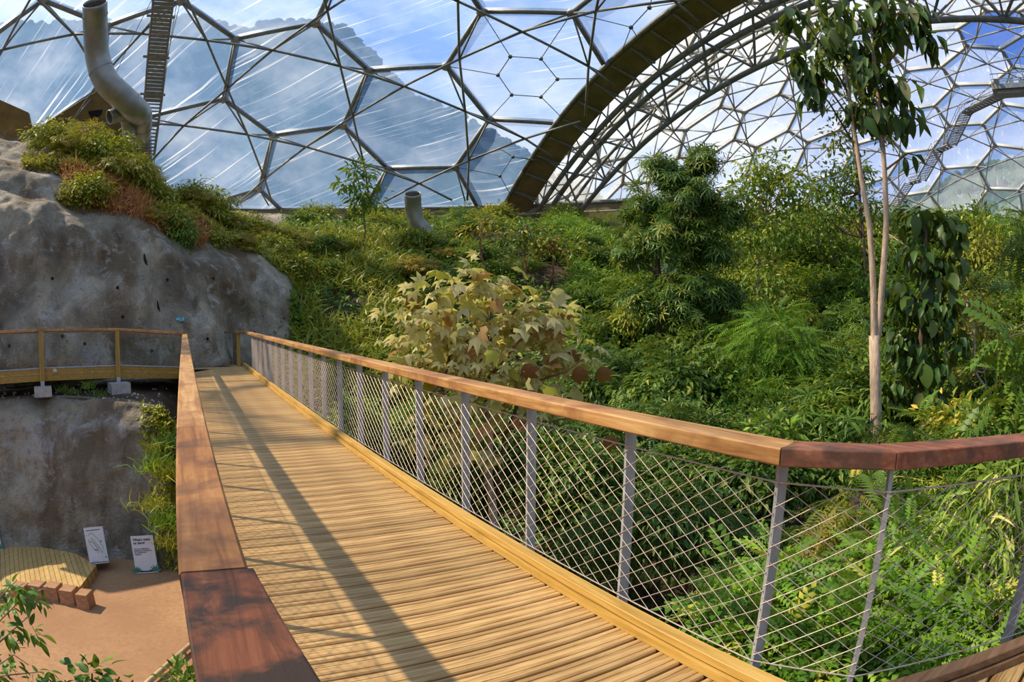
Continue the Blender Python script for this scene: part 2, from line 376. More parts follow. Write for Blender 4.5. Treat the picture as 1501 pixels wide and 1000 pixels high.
# upper rock face and the terraces above it; columns by bearing, rows = foot, face, lip, terrace, crest, back
CX = [-160, -60, 0, 60, 130, 200, 240, 280, 330, 380, 420, 446, 470, 500]
TOPY = [270, 276, 283, 300, 316, 332, 346, 366, 372, 381, 412, 462, 494, 505]
CRSY = [190, 200, 206, 206, 208, 258, 288, 292, 326, 340, 350, 358, 366, 380]
FOOT = [21.5, 20.8, 20.4, 20.2, 20.2, 20.6, 21.0, 21.6, 22.8, 24.0, 24.4, 24.6, 24.6, 24.6]
def tabx(px, col): return lerp_tab(px, list(zip(CX, col)))
def cliff_profile(px):
    rf = tabx(px, FOOT); yt = tabx(px, TOPY); yc = tabx(px, CRSY)
    zt = at(px, yt, rf + 2.2).z; zc = at(px, yc, rf + 8.2).z
    zm = zt + (zc - zt) * 0.42
    return [(rf - 0.35, -0.6), (rf, 0.05), (rf + 0.35, zt * 0.3), (rf + 0.8, zt * 0.62), (rf + 1.35, zt * 0.86), (rf + 2.2, zt), (rf + 3.6, zm - 0.35), (rf + 5.2, zm + 0.15 * (zc - zm)), (rf + 6.6, zc - 0.9), (rf + 8.2, zc), (rf + 12, zc - 0.4), (rf + 19, max(zc - 1.5, 8.6)), (rf + 30, 10.8)]
def hill_pt(px, s, disp=True):
    pr = cliff_profile(px); i = min(int(s), len(pr) - 2); f = s - i
    r = pr[i][0] + (pr[i + 1][0] - pr[i][0]) * f; z = pr[i][1] + (pr[i + 1][1] - pr[i][1]) * f
    d = ray(px, 480); d = Vector((d.x, d.y, 0)).normalized(); p = d * r; p.z = z
    if disp:
        k = 0.75 if s < 5.2 else 0.45
        b = mnoise.fractal(Vector((p.x * 0.32, p.y * 0.32, z * 0.32)), 1.0, 2.1, 4) * k + mnoise.fractal(Vector((p.x * 1.3, p.y * 1.3, z * 1.3)), 1.0, 2.1, 4) * .13 + abs(mnoise.noise(Vector((p.x * 0.7, p.y * 0.7, z * 0.25)))) * 0.5
        p = p - d * b * (0.25 if s < 1 else 1) + Vector((0, 0, b * 0.25 if s > 1 else 0))
    return p
m = MB(); NPX = [CX[0] + (CX[-1] - CX[0]) * i / 240 for i in range(241)]; NS = [j * 12 / 132 for j in range(133)]
m.add([hill_pt(a, s) for a in NPX for s in NS], [(i * 133 + j, (i + 1) * 133 + j, (i + 1) * 133 + j + 1, i * 133 + j + 1) for i in range(240) for j in range(132)])
cliff = m.build('wall_rock', M_ROCK, smooth=True)
tag(cliff, 'tall grey sprayed rock face with stepped terraces behind the cliffside walkway', 'rock face', kind='structure')
ms = MB()
for px, py, l in ((212, 385, 10), (232, 450, 11), (76, 408, 2), (172, 419, 2), (245, 411, 2), (91, 495, 2), (124, 504, 2), (222, 511, 2), (304, 499, 2.5), (312, 410, 2), (13, 506, 2), (180, 462, 2)):
    # drain holes and short slots in the face, as near-black solid tubes, the hole shade put into their colour
    s = 1.0
    best = min((abs(proj(hill_pt(px, 1 + q * 0.1))[1] - py), 1 + q * 0.1) for q in range(44))[1]
    p = hill_pt(px, best); d = p.normalized(); r = 0.055
    if l < 5:
        ms.tube([p - Vector((d.x, d.y, 0)) * 0.05, p + Vector((d.x, d.y, 0)) * 0.15], r, 8)
    else:
        ms.tube([p - d * 0.04 + Vector((-0.05, -0.03, 0.26)), p - d * 0.02, p - d * 0.04 + Vector((0.06, 0.04, -0.26))], [0.02, 0.055, 0.02], 7)
ms.build('drain_holes', M_DARK, cliff, kind='stuff')

# lower rock face under the cliffside walkway and the ledge on top of it
LX = [-160, -60, 0, 60, 120, 190, 235, 262, 300, 345]
LTY = [600, 592, 588, 584, 586, 592, 606, 640, 660, 690]
LFT = [15.6, 16.2, 16.3, 15.9, 15.35, 14.6, 14.2, 14.0, 14.2, 14.6]
def low_pt(px, s):
    rf = lerp_tab(px, list(zip(LX, LFT))); rt = rf + 1.5
    zt = at(px, lerp_tab(px, list(zip(LX, LTY))), rt).z
    pr = [(rf, -4.15), (rf + 0.18, -3.0), (rf + 0.5, -1.9), (rf + 0.9, -0.9 if zt > -0.6 else zt - 0.8), (rt, zt), (rt + 1.6, zt + 0.1), (rt + 6.5, 0.0)]
    i = min(int(s), 5); f = s - i
    r = pr[i][0] + (pr[i + 1][0] - pr[i][0]) * f; z = pr[i][1] + (pr[i + 1][1] - pr[i][1]) * f
    d = ray(px, 480); d = Vector((d.x, d.y, 0)).normalized(); p = d * r; p.z = z
    if 0.01 < s < 5.5:
        b = mnoise.fractal(Vector((p.x * 0.5, p.y * 0.5, z * 0.5 + 7)), 1.0, 2.1, 5) * 0.45 + abs(mnoise.noise(Vector((p.x, p.y, z * 0.6)))) * 0.3
        if s > 4.2: b *= 0.25
        p = p - d * b
        if s > 3.5: p.z += b * 0.3
    return p
m = MB(); N2 = [LX[0] + (LX[-1] - LX[0]) * i / 180 for i in range(181)]; S2 = [j * 6 / 84 for j in range(85)]
m.add([low_pt(a, s) for a in N2 for s in S2], [(i * 85 + j, (i + 1) * 85 + j, (i + 1) * 85 + j + 1, i * 85 + j + 1) for i in range(180) for j in range(84)])
low = m.build('wall_rock_lower', M_ROCKL, smooth=True)
tag(low, 'lower grey rock face above the clay floor, under the cliffside walkway', 'rock face', kind='structure')
me = low.data; me.materials.append(M_SOIL)
for p in me.polygons:
    if (p.index % 84) * 6 / 84 > 4.35: p.material_index = 1
ms = MB()
for _ in range(140):
    px = R.uniform(-20, 255); p = low_pt(px, R.uniform(4.1, 5.6)); q = R.uniform(0.02, 0.07)
    ms.box(p + Vector((0, 0, q * 0.3)), (q, q * R.uniform(.6, 1.2), q * .7), Matrix.Rotation(R.uniform(0, 6), 3, 'Z'), 0.6)
tag(ms.build('pebbles', M_CONC, kind='stuff'), 'pebbles and rubble scattered on the ledge above the lower rock', 'pebbles')

# clay floor of the lower plaza
m = MB(); nx, ny = 60, 60
def clay_z(x, y): return -3.985 + 0.02 * mnoise.noise(Vector((x * 0.5, y * 0.5, 0)))
poly = [(-16, 1.5), (-5.2, 1.5), (-5.0, 5.5), (-5.45, 9.4), (-5.3, 14.6), (-16.5, 14.6)]
for i in range(nx):
    pass
V = [(-17 + 12.2 * i / nx, 1.5 + 12.5 * j / ny) for i in range(nx + 1) for j in range(ny + 1)]
m.add([(x, y, clay_z(x, y)) for x, y in V], [(i * (ny + 1) + j, (i + 1) * (ny + 1) + j, (i + 1) * (ny + 1) + j + 1, i * (ny + 1) + j + 1) for i in range(nx) for j in range(ny)])
tag(m.build('floor', M_CLAY, smooth=True), 'reddish clay floor of the plaza below the boardwalk', 'floor', kind='structure')

# wooded hillside outside the dome, seen through the film
m = MB(); HA = list(range(-75, 100, 1)); SK = [(lambda d: (math.degrees(math.atan2(d.x, d.y)), d.z / math.hypot(d.x, d.y)))(ray(*p)) for p in ((-300, 80), (-60, 42), (60, 36), (200, 36), (285, 26), (330, 40), (365, 46), (385, 32), (455, 34), (505, 42), (555, 92), (600, 140), (650, 160), (700, 185), (760, 220), (830, 270), (900, 305), (1100, 330), (1330, 300), (1400, 262), (1440, 245), (1520, 240), (1700, 300))]
V = []
for a in HA:
    for k in range(9):
        r = 130 + k * 9; top = lerp_tab(a, SK) * 200
        z = -10 + (top + 12) * (k / 8) + (mnoise.fractal(Vector((a * 0.35, k * 1.3, 0)), 1, 2.1, 4) * (2.5 if k > 3 else 2))
        V.append((r * math.sin(math.radians(a)), r * math.cos(math.radians(a)), z))
m.add(V, [(i * 9 + j, i * 9 + j + 1, (i + 1) * 9 + j + 1, (i + 1) * 9 + j) for i in range(len(HA) - 1) for j in range(8)])
hill = m.build('hills', M_HILL, smooth=True)
tag(hill, 'wooded hillside outside the dome, seen through its film', 'hill', kind='structure')
rr = random.Random(3); hv = []; hf = []
for _ in range(2200):                        # tree crowns along the skyline of the hill outside
    a = rr.uniform(-62, 60); k = rr.choice([7, 8, 8, 8, 8]); r = 130 + k * 9
    top = lerp_tab(a, SK) * 200; z = -10 + (top + 12) * (k / 8) + rr.uniform(-2.5, .8)
    c = Vector((r * math.sin(math.radians(a)), r * math.cos(math.radians(a)), z)); q = rr.uniform(.8, 2.3)
    o = len(hv)
    for lat in (-0.5, 0.1, 0.65):
        for j in range(7):
            an = 2 * math.pi * j / 7 + lat; rd = math.cos(lat) * q * rr.uniform(.75, 1.2)
            hv.append(c + Vector((math.cos(an) * rd, math.sin(an) * rd, math.sin(lat) * q * 1.1)))
    hv.append(c + Vector((0, 0, q * 1.15)))
    for b in range(2):
        for j in range(7): hf.append((o + b * 7 + j, o + b * 7 + (j + 1) % 7, o + b * 7 + 7 + (j + 1) % 7, o + b * 7 + 7 + j))
    for j in range(7): hf.append((o + 14 + j, o + 14 + (j + 1) % 7, o + 21))
m = MB(); m.add(hv, hf); m.build('distant_woods', M_HILL, hill, smooth=True, kind='stuff')

# ------------------------------------------------------------------ boardwalk (local frame: x across, y along, deck surface z = 0)
BW = Matrix.Rotation(math.radians(30.3), 4, 'Z') @ Matrix.Rotation(0.008, 4, 'X')
BROT = BW.to_euler()
def bw(x, y, z=0.0): return BW @ Vector((x, y, z))
def bw_root(name, x, y, z, label, cat, kind=None, group=None):
    return empty(name, bw(x, y, z), label, cat, group, kind, rot=BROT)
KX = [(2.05, 21.6), (2.05, 1.01), (2.60, 0.68), (4.80, -0.63)]     # inner foot of the kerb on the open side
def kerb_x(y):
    for (x0, y0), (x1, y1) in zip(KX, KX[1:]):
        if y >= y1: return x0 + (x1 - x0) * (y0 - y) / (y0 - y1)
    return 4.6
def deck_profile(w, h):
    g = 0.004; d = 0.006; a, b = w * 0.27, w * 0.73
    return [(0.008, 0), (a - g, 0), (a, -d), (a + g, 0), (b - g, 0), (b, -d), (b + g, 0), (w - 0.008, 0), (w, -0.008), (w, -h), (0, -h), (0, -0.008)]
deck = bw_root('boardwalk', 1.0, 0, -0.04, 'timber boardwalk of grooved cross planks leading to the rock face', 'boardwalk')
DO = Vector((1.0, 0, -0.04))
PW, PP = 0.154, 0.1745
prof = deck_profile(PW, 0.035)
def plank_mesh(l):
    m = MB(); n = len(prof)
    m.add([(0, y, z) for y, z in prof] + [(l, y, z) for y, z in prof], [tuple(range(n)), tuple(range(2 * n - 1, n - 1, -1))] + [(i, i + n, (i + 1) % n + n, (i + 1) % n) for i in range(n)])
    return m.mesh('plank', M_DECK)
pm0 = plank_mesh(2.10)
y = -0.75; k = 0
while y < 21.3:
    x1 = max(kerb_x(y), kerb_x(y + PW)) + 0.02
    me = pm0 if x1 < 2.08 else plank_mesh(x1 + 0.05)
    put('plank', me, deck, Vector((-0.05 + R.uniform(-.004, .004), y, R.uniform(-.0015, .0015))) - DO)
    y += PP; k += 1
for x in (0.15, 1.0, 1.9):
    m = MB(); m.box((x, 10.3, -0.125), (0.07, 22.0, 0.17)); m.build('joist', M_PINE, deck, offset=-DO)
kp = [(0.0, 0.0), (0.022, 0.0), (0.022, 0.044), (0.03, 0.052), (0.0, 0.052)]
m = MB(); m.sweep([(0.0, 0.0), (0.075, 0.0), (0.075, 0.048), (0.0, 0.048)], [Vector((x, y, 0.002)) for x, y in KX[:2]]); m.build('kerb_board', M_KERB, deck, offset=-DO)
m = MB(); m.sweep([(0.024, 0.048), (0.034, 0.048), (0.034, 0.060), (0.105, 0.060), (0.105, 0.102), (0.100, 0.107), (0.024, 0.107), (0.020, 0.102), (0.020, 0.060), (0.030, 0.060)][2:9], [Vector((x, y, 0.002)) for x, y in KX[:2]]); m.build('kerb_rail', M_KERB, deck, offset=-DO)
for nm_, pr_ in (('kerb_board', [(0.0, 0.0), (0.075, 0.0), (0.075, 0.048), (0.0, 0.048)]), ('kerb_rail', [(0.024, 0.048), (0.034, 0.048), (0.034, 0.060), (0.105, 0.060), (0.105, 0.102), (0.100, 0.107), (0.024, 0.107), (0.020, 0.102), (0.020, 0.060), (0.030, 0.060)][2:9])):
    m = MB(); m.sweep(pr_, [Vector((x, y, 0.002)) for x, y in KX[1:]]); m.build(nm_, M_EDGEB, deck, offset=-DO)['label'] = 'brown kerb past the corner'
m = MB(); m.sweep([(0.10, -0.26), (0.135, -0.26), (0.135, -0.01), (0.10, -0.01)], [Vector((x - 0.05, y, 0.0)) for x, y in KX]); m.build('edge_beam', M_PINE, deck, offset=-DO)
m = MB(); m.sweep([(-0.03, 0.0), (0.03, 0.0), (0.03, 0.09), (-0.03, 0.09)], [Vector((0.0, y, 0.002)) for y in (21.2, -0.8)]); m.build('kerb_board', M_KERB, deck, offset=-DO)
m = MB(); m.sweep([(-0.02, -0.26), (0.02, -0.26), (0.02, -0.01), (-0.02, -0.01)], [Vector((-0.04, y, 0.0)) for y in (21.2, -0.8)]); m.build('edge_beam', M_PINE, deck, offset=-DO)
for yy in (-0.3, 4.5, 9.0, 13.2):
    for xx in (0.25, 1.8):
        p = bw(xx, yy); h = p.z - ground(p.x, p.y) + 0.4
        m = MB(); m.box((xx, yy, -0.2 - h / 2), (0.14, 0.14, h)); m.build('support_post', M_PINEX, deck, offset=-DO)

ZR0, ZR1 = 1.10, 1.178
def rail_prof(w, b=0.008):
    return [(b, ZR0), (w - b, ZR0), (w, ZR0 + b), (w, ZR1 - b), (w - b, ZR1), (b, ZR1), (0, ZR1 - b), (0, ZR0 + b)]
def net_bay(m, p0, p1, z0, z1, phase, cw=0.148, ch=0.094, r=0.0022):
    # diamond cable net between two plan points: straight strands clipped to the bay
    p0, p1 = Vector((*p0, 0)), Vector((*p1, 0)); Lb = (p1 - p0).length; d = (p1 - p0) / Lb; sl_ = ch / cw * 1.0
    Hh = z1 - z0
    for sgn in (1, -1):
        n0 = -int(Hh / ch) - 2; n1 = int(Lb / cw) + int(Hh / ch) + 3
        for k in range(n0, n1):
            c = (k * cw + phase) % 1e9 if False else k * cw - phase
            # u = c + sgn*z/sl
            pts = []
            u0, u1 = c, c + sgn * Hh / sl_
            za, zb = 0.0, Hh
            if u0 > u1: u0, u1, za, zb = u1, u0, zb, za
            if u1 <= 0.005 or u0 >= Lb - 0.005: continue
            if u0 < 0: za += (zb - za) * (0 - u0) / (u1 - u0); u0 = 0
            if u1 > Lb: zb = za + (zb - za) * (Lb - u0) / (u1 - u0); u1 = Lb
            if u1 - u0 < 0.01: continue
            m.tube([p0 + d * u0 + Vector((0, 0, z0 + za)), p0 + d * u1 + Vector((0, 0, z0 + zb))], r, 4, False)
def post_mesh(h, w=0.07, t=0.018):
    m = MB(); m.rbox((w / 2, 0, h / 2), (w, t, h), 0.003)
    m.box((0.034, 0, h - 0.004), (0.066, 0.05, 0.008)); return m.mesh('post', M_STEEL)
PY0, PDY = 1.53, 1.02

# open-side railing
rr_ = bw_root('railing', 2.2, 1.53, -0.2, 'railing with steel posts and cable net on the open planted side of the boardwalk', 'railing')
RO = Vector((2.2, 1.53, -0.2))
pm = post_mesh(1.30)
ys = [PY0 + PDY * i for i in range(19)]
for yv in ys: put('post', pm, rr_, Vector((2.20, yv, -0.2)) - RO)
def post_dir(x, y, dx, dy, h=1.30):
    o = put('post', pm, rr_, Vector((x, y, -0.2)) - RO); o.rotation_euler = (0, 0, math.atan2(dy, dx)); return o
C1 = (2.40, 1.06); C2 = (3.27, 0.46); C3 = (4.15, -0.16)
post_dir(C1[0], C1[1], 0.83, 0.55); post_dir(C2[0], C2[1], 0.6, 0.8); post_dir(C3[0], C3[1], 0.6, 0.8)
front = [(2.09, 20.5), (2.09, 1.44), (2.37, 1.03), (4.9, -0.80)]
cuts = [20.5, 16.8, 12.75, 8.65, 4.59, 1.45]
for a, b in zip(cuts, cuts[1:]):
    m = MB(); m.sweep(rail_prof(0.175), [Vector((2.09, a - 0.002, 0)), Vector((2.09, b + 0.002, 0))]); m.build('handrail', M_RAIL, rr_, offset=-RO)
def rail_quad(pl, mat, lab=None):
    m = MB(); n = 4; V = []
    for (x0, y0), (x1, y1) in pl:
        for x, y, z in ((x0, y0, ZR0), (x1, y1, ZR0), (x1, y1, ZR1), (x0, y0, ZR1)): V.append((x, y, z))
    F = [(i * 4 + k, i * 4 + (k + 1) % 4, (i + 1) * 4 + (k + 1) % 4, (i + 1) * 4 + k) for i in range(len(pl) - 1) for k in range(4)] + [(3, 2, 1, 0), tuple(len(V) - 4 + k for k in range(4))]
    m.add(V, F); o = m.build('handrail', mat, rr_, offset=-RO)
    bv = o.modifiers.new('edge', 'BEVEL'); bv.width = 0.006; bv.segments = 2
    if lab: o['label'] = lab
    return o
def off(p, d, w): l = math.hypot(*d); return (p[0] - d[1] / l * w, p[1] + d[0] / l * w)
B0, B1, B2 = (2.265, 1.50), (2.475, 1.175), (5.0, -0.655)
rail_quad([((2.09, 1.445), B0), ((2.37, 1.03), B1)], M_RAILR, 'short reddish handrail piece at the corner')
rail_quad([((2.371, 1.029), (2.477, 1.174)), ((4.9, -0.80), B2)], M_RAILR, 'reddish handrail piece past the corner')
# the far end turns inward
m = MB(); m.sweep(rail_prof(0.175), [Vector((1.80, 21.75, 0)), Vector((2.09, 20.5, 0))]); m.build('handrail', M_RAIL, rr_, offset=-RO)
m = MB(); m.rbox((1.92, 21.55, 0.55), (0.12, 0.12, 1.16), 0.008); o = m.build('end_post', M_PINEX, rr_, offset=-RO); o['label'] = 'square timber end post'
ZC0, ZC1 = 0.10, 1.0
def cable(pl, z, r=0.0042):
    m = MB(); m.tube([Vector((x, y, z)) for x, y in pl], r, 6); return m.build('cable', M_CABLE, rr_, offset=-RO)
line = [(2.197, 20.9), (2.197, 1.53), (2.40, 1.055), (3.27, 0.455), (4.15, -0.165)]
cable(line, ZC1); cable(line, ZC0)
ph = 0.0
bays = [((2.197, ys[i + 1]), (2.197, ys[i])) for i in range(18)][::-1] 
for i, (a, b) in enumerate(bays):
    m = MB(); net_bay(m, a, b, ZC0, ZC1, (PDY * i) % 0.148); m.build('net_panel', M_CABLE, rr_, offset=-RO)
for a, b in zip(line[1:], line[2:]):
    m = MB(); net_bay(m, a, b, ZC0, ZC1, 0.05); m.build('net_panel', M_CABLE, rr_, offset=-RO)

# near-side railing, right under the viewpoint
rl = bw_root('railing', -0.06, 1.43, -0.2, 'railing with a broad timber handrail on the rock side of the boardwalk', 'railing')
LO = Vector((-0.06, 1.43, -0.2))
ysl = [-0.61 + PDY * i for i in range(20)]
for yv in ysl:
    o = put('post', pm, rl, Vector((-0.055, yv, -0.2)) - LO)
cutl = [19.0, 15.4, 11.3, 7.2, 3.05, 1.27]
for a, b in zip(cutl, cutl[1:]):
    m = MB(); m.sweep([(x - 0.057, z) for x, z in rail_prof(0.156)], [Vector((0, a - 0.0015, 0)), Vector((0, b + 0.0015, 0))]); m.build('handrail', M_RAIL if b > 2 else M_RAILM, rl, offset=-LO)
m = MB(); n0 = [(-0.053, 1.268), (0.110, 1.268), (0.137, 0.88), (0.16, 0.50), (0.22, -0.4), (-0.03, -0.4), (-0.042, 0.6)]
V = [(x, y, ZR0) for x, y in n0] + [(x, y, ZR1) for x, y in n0]; N7 = len(n0)
m.add(V, [tuple(range(N7)), tuple(range(2 * N7 - 1, N7 - 1, -1))] + [((i + 1) % N7, i, i + N7, (i + 1) % N7 + N7) for i in range(N7)])
o = m.build('handrail', M_RAILN, rl, offset=-LO); o['label'] = 'reddish weathered handrail piece with painted leaf shade, nearest the viewer'
bv = o.modifiers.new('edge', 'BEVEL'); bv.width = 0.006; bv.segments = 2
for z in (ZC0, ZC1):
    m = MB(); m.tube([(-0.05, ysl[-1], z), (-0.05, ysl[0], z)], 0.0042, 6); m.build('cable', M_CABLE, rl, offset=-LO)
for i in range(len(ysl) - 1):
    m = MB(); net_bay(m, (-0.05, ysl[i]), (-0.05, ysl[i + 1]), ZC0, ZC1, (PDY * i) % 0.148); m.build('net_panel', M_CABLE, rl, offset=-LO)

# ------------------------------------------------------------------ cliffside walkway
PJ = at(273, 500, 18.95); PB = at(172, 500, 17.9); PA = at(60, 500, 17.5); PZ = at(-70, 500, 17.4)
zr = {'J': 1.36, 'B': 1.53, 'A': 1.56, 'Z': 1.50}
cw_pts = [Vector((PJ.x, PJ.y, 0)), Vector((PB.x, PB.y, 0)), Vector((PA.x, PA.y, 0)), Vector((PZ.x, PZ.y, 0))]
cz_ = [0.22, 0.40, 0.42, 0.38]
cwk = empty('cliff_walkway', cw_pts[1] + Vector((0, 0, -0.1)), 'timber walkway along the foot of the tall rock, on concrete blocks', 'walkway')
CO = cwk.location.copy()
def cwb(name, m, mat, lab=None):
    o = m.build(name, mat, cwk, offset=-CO)
    if lab: o['label'] = lab
    return o
back = [p + Vector((p.x, p.y, 0)).normalized() * 1.9 for p in cw_pts]
deckend = [bw(2.08, 21.5), bw(1.9, 23.6)]
for i in range(3):
    a, b, c, d = cw_pts[i], cw_pts[i + 1], back[i + 1], back[i]
    nn = 22
    for k in range(nn):
        f0, f1 = k / nn, (k + 0.95) / nn; z0 = cz_[i] + (cz_[i + 1] - cz_[i]) * f0
        V = [a.lerp(b, f0), a.lerp(b, f1), d.lerp(c, f1), d.lerp(c, f0)]
        m = MB(); m.add([v + Vector((0, 0, z0)) for v in V] + [v + Vector((0, 0, z0 - 0.035)) for v in V], [(3, 2, 1, 0), (4, 5, 6, 7), (0, 1, 5, 4), (1, 2, 6, 5), (2, 3, 7, 6), (3, 0, 4, 7)])
        cwb('plank', m, M_DECK)
    for z0, z1, o_ in ((-0.20, -0.04, 0.0), (-0.035, 0.115, 0.02)):
        n_ = Vector((a.x + b.x, a.y + b.y, 0)).normalized() * o_
        m = MB(); V = [a + n_, b + n_, b + n_ + n_.normalized() * 0.05 if o_ else b + Vector((b.x, b.y, 0)).normalized() * 0.05, a + n_ + n_.normalized() * 0.05 if o_ else a + Vector((a.x, a.y, 0)).normalized() * 0.05]
        zz = [cz_[i], cz_[i + 1], cz_[i + 1], cz_[i]]
        m.add([v + Vector((0, 0, q + z0)) for v, q in zip(V, zz)] + [v + Vector((0, 0, q + z1)) for v, q in zip(V, zz)], [(0, 1, 2, 3), (7, 6, 5, 4), (1, 0, 4, 5), (2, 1, 5, 6), (3, 2, 6, 7), (0, 3, 7, 4)])
        cwb('edge_board', m, M_PINE)
    za = [zr['J'], zr['B'], zr['A'], zr['Z']][i]; zb = [zr['J'], zr['B'], zr['A'], zr['Z']][i + 1]
    m = MB(); ou = Vector((a.x + b.x, a.y + b.y, 0)).normalized()
    V = [a - ou * 0.06, b - ou * 0.06, b + ou * 0.09, a + ou * 0.09]; zz = [za, zb, zb, za]
    m.add([v + Vector((0, 0, q - 0.045)) for v, q in zip(V, zz)] + [v + Vector((0, 0, q + 0.02)) for v, q in zip(V, zz)], [(0, 1, 2, 3), (7, 6, 5, 4), (1, 0, 4, 5), (2, 1, 5, 6), (3, 2, 6, 7), (0, 3, 7, 4)])
    cwb('handrail', m, M_RAIL)
    m = MB(); V = [a + ou * 0.02, b + ou * 0.02, b + ou * 0.032, a + ou * 0.032]
    m.add([v + Vector((0, 0, q + 0.115)) for v, q in zip(V, cz_[i:i + 1] + cz_[i + 1:i + 2] * 2 + cz_[i:i + 1])] + [v + Vector((0, 0, q - 0.05)) for v, q in zip(V, zz)], [(0, 1, 2, 3), (7, 6, 5, 4), (1, 0, 4, 5), (2, 1, 5, 6), (3, 2, 6, 7), (0, 3, 7, 4)])
    cwb('clear_panel', m, M_GLASS)
    for qz, qm in ((0.118, M_STEEL), (None, M_STEEL)):
        m = MB(); pa, pb = a + ou * 0.026, b + ou * 0.026
        A_ = pa + Vector((0, 0, cz_[i] + 0.13 if qz else za - 0.075)); B_ = pb + Vector((0, 0, cz_[i + 1] + 0.13 if qz else zb - 0.075))
        m.tube([A_, B_], 0.025, 4); cwb('panel_channel', m, qm)
for i, nm in ((1, 'B'), (2, 'A'), (3, 'Z')):
    p = cw_pts[i]; d = Vector((p.x, p.y, 0)).normalized(); rot = Matrix.Rotation(math.atan2(d.y, d.x) - math.pi / 2, 3, 'Z')
    m = MB(); m.rbox(p - d * 0.05 + Vector((0, 0, (zr[nm] - 0.05 + 0.2) / 2)), (0.13, 0.09, zr[nm] - 0.05 - 0.2), 0.008, rot); cwb('post', m, M_PINEX)
    m = MB(); m.box(p - d * 0.05 + Vector((0, 0, 0.15)), (0.12, 0.10, 0.14), rot); cwb('post_shoe', m, M_STEEL)
# rock-side edging and the dark end of the rail by the corner
e0, e1 = at(283, 528, 22.2), at(343, 531, 22.9)
m = MB(); zA, zB = 0.20, 0.22
for zq in (0.05, 0.20):
    m.box((Vector((e0.x, e0.y, 0)) + Vector((e1.x, e1.y, 0))) / 2 + Vector((0, 0, zq + 0.1)), ((Vector((e1.x - e0.x, e1.y - e0.y, 0))).length + 0.6, 0.05, 0.14), Matrix.Rotation(math.atan2(e1.y - e0.y, e1.x - e0.x), 3, 'Z'))
cwb('rock_side_edging', m, M_PINE)
f0, f1, f2 = at(331, 530, 22.6), at(346, 530, 22.4), at(374, 530, 22.0)
for f in (f1,):
    m = MB(); m.rbox(Vector((f.x, f.y, 0.72)), (0.16, 0.14, 1.2), 0.01); o = cwb('post', m, M_BARK, 'dark timber corner post')
m = MB(); m.sweep([(-0.08, 1.26), (0.08, 1.26), (0.08, 1.33), (-0.08, 1.33)], [Vector((f.x, f.y, 0)) for f in (f0, f1, f2)]); cwb('handrail', m, M_BARK, 'dark handrail end by the corner post')
m = MB(); g0, g1 = Vector((f0.x, f0.y, 0)), Vector((f1.x, f1.y, 0)); m.box((g0 + g1) / 2 + Vector((0, 0, 0.8)), ((g1 - g0).length, 0.012, 0.9), Matrix.Rotation(math.atan2(g1.y - g0.y, g1.x - g0.x), 3, 'Z')); cwb('clear_panel', m, M_GLASS)
# junction deck between the boardwalk and the cliffside walkway
J = [bw(-0.1, 19.05), bw(-0.1, 21.3), bw(2.03, 21.3), bw(1.85, 21.9), Vector((e1.x, e1.y, 0.2)), Vector((e0.x, e0.y, 0.2)), Vector((PJ.x - 0.9, PJ.y + 2.3, 0.2))]
zj = 0.165
m = MB(); n7 = len(J)
m.add([(p.x, p.y, zj) for p in J] + [(p.x, p.y, zj - 0.04) for p in J], [tuple(range(n7))[::-1], tuple(range(n7, 2 * n7))] + [(i, (i + 1) % n7, (i + 1) % n7 + n7, i + n7) for i in range(n7)])
cwb('landing', m, M_DECK)
# square concrete footings under the walkway posts
for i, (w, h, px) in ((2, (0.52, 0.26, 0)), (1, (0.58, 0.50, 0))):
    p = cw_pts[i]; d = Vector((p.x, p.y, 0)).normalized(); rot = Matrix.Rotation(math.atan2(d.y, d.x) - math.pi / 2 + (0.25 if i == 1 else 0), 3, 'Z')
    m = MB(); m.rbox(Vector((0, 0, -h / 2)), (w, w, h), 0.015, rot)
    o = m.build('concrete_block', M_CONC, offset=p - d * (0.02 if i == 2 else 0.12) + Vector((0, 0, 0.085)))
    tag(o, 'low concrete footing block under the walkway post, the one farther from the boardwalk' if i == 2 else 'taller concrete footing block under the walkway post nearer the boardwalk', 'concrete block')
# small white lamp on the edge board and the small teal sign on the rock
q = at(80.5, 543, 17.47); d = Vector((q.x, q.y, 0)).normalized(); rot = Matrix.Rotation(math.atan2(d.y, d.x) - math.pi / 2, 3, 'Z')
m = MB(); m.rbox(Vector((0, 0, 0)), (0.10, 0.06, 0.08), 0.012, rot)
lb = empty('junction_box', q - d * 0.04, 'small white junction box on the edge board of the cliffside walkway', 'junction box'); m.build('housing', M_WHITE, lb)
m = MB(); m.tube([rot @ Vector((0, -0.03, 0)), rot @ Vector((0, -0.045, 0))], 0.022, 8); m.build('lens', M_STEEL, lb)
bs = min((abs(proj(hill_pt(264, 1 + q * 0.05))[1] - 467), 1 + q * 0.05) for q in range(80))[1]
q = hill_pt(264, bs); d = Vector((q.x, q.y, 0)).normalized(); q = q - d * 0.16; rot = Matrix.Rotation(math.atan2(d.y, d.x) - math.pi / 2, 3, 'Z')
sg = empty('small_sign', q, 'small teal sign fixed to the grey rock above the end of the near handrail', 'sign')
m = MB(); m.rbox(Vector((0, 0, 0)), (0.30, 0.03, 0.15), 0.006, rot); m.build('board', M_TEAL, sg)
m = MB()
for c, s in (((-0.085, -0.018, 0.0), (0.05, 0.004, 0.05)), ((-0.125, -0.018, 0.0), (0.03, 0.004, 0.015)), ((-0.02, -0.018, 0.0), (0.012, 0.004, 0.11)), ((0.105, -0.018, 0.01), (0.012, 0.004, 0.11))): m.box(rot @ Vector(c), s, rot)
m.build('white_marks', M_WHITE, sg, kind='stuff')
m = MB()
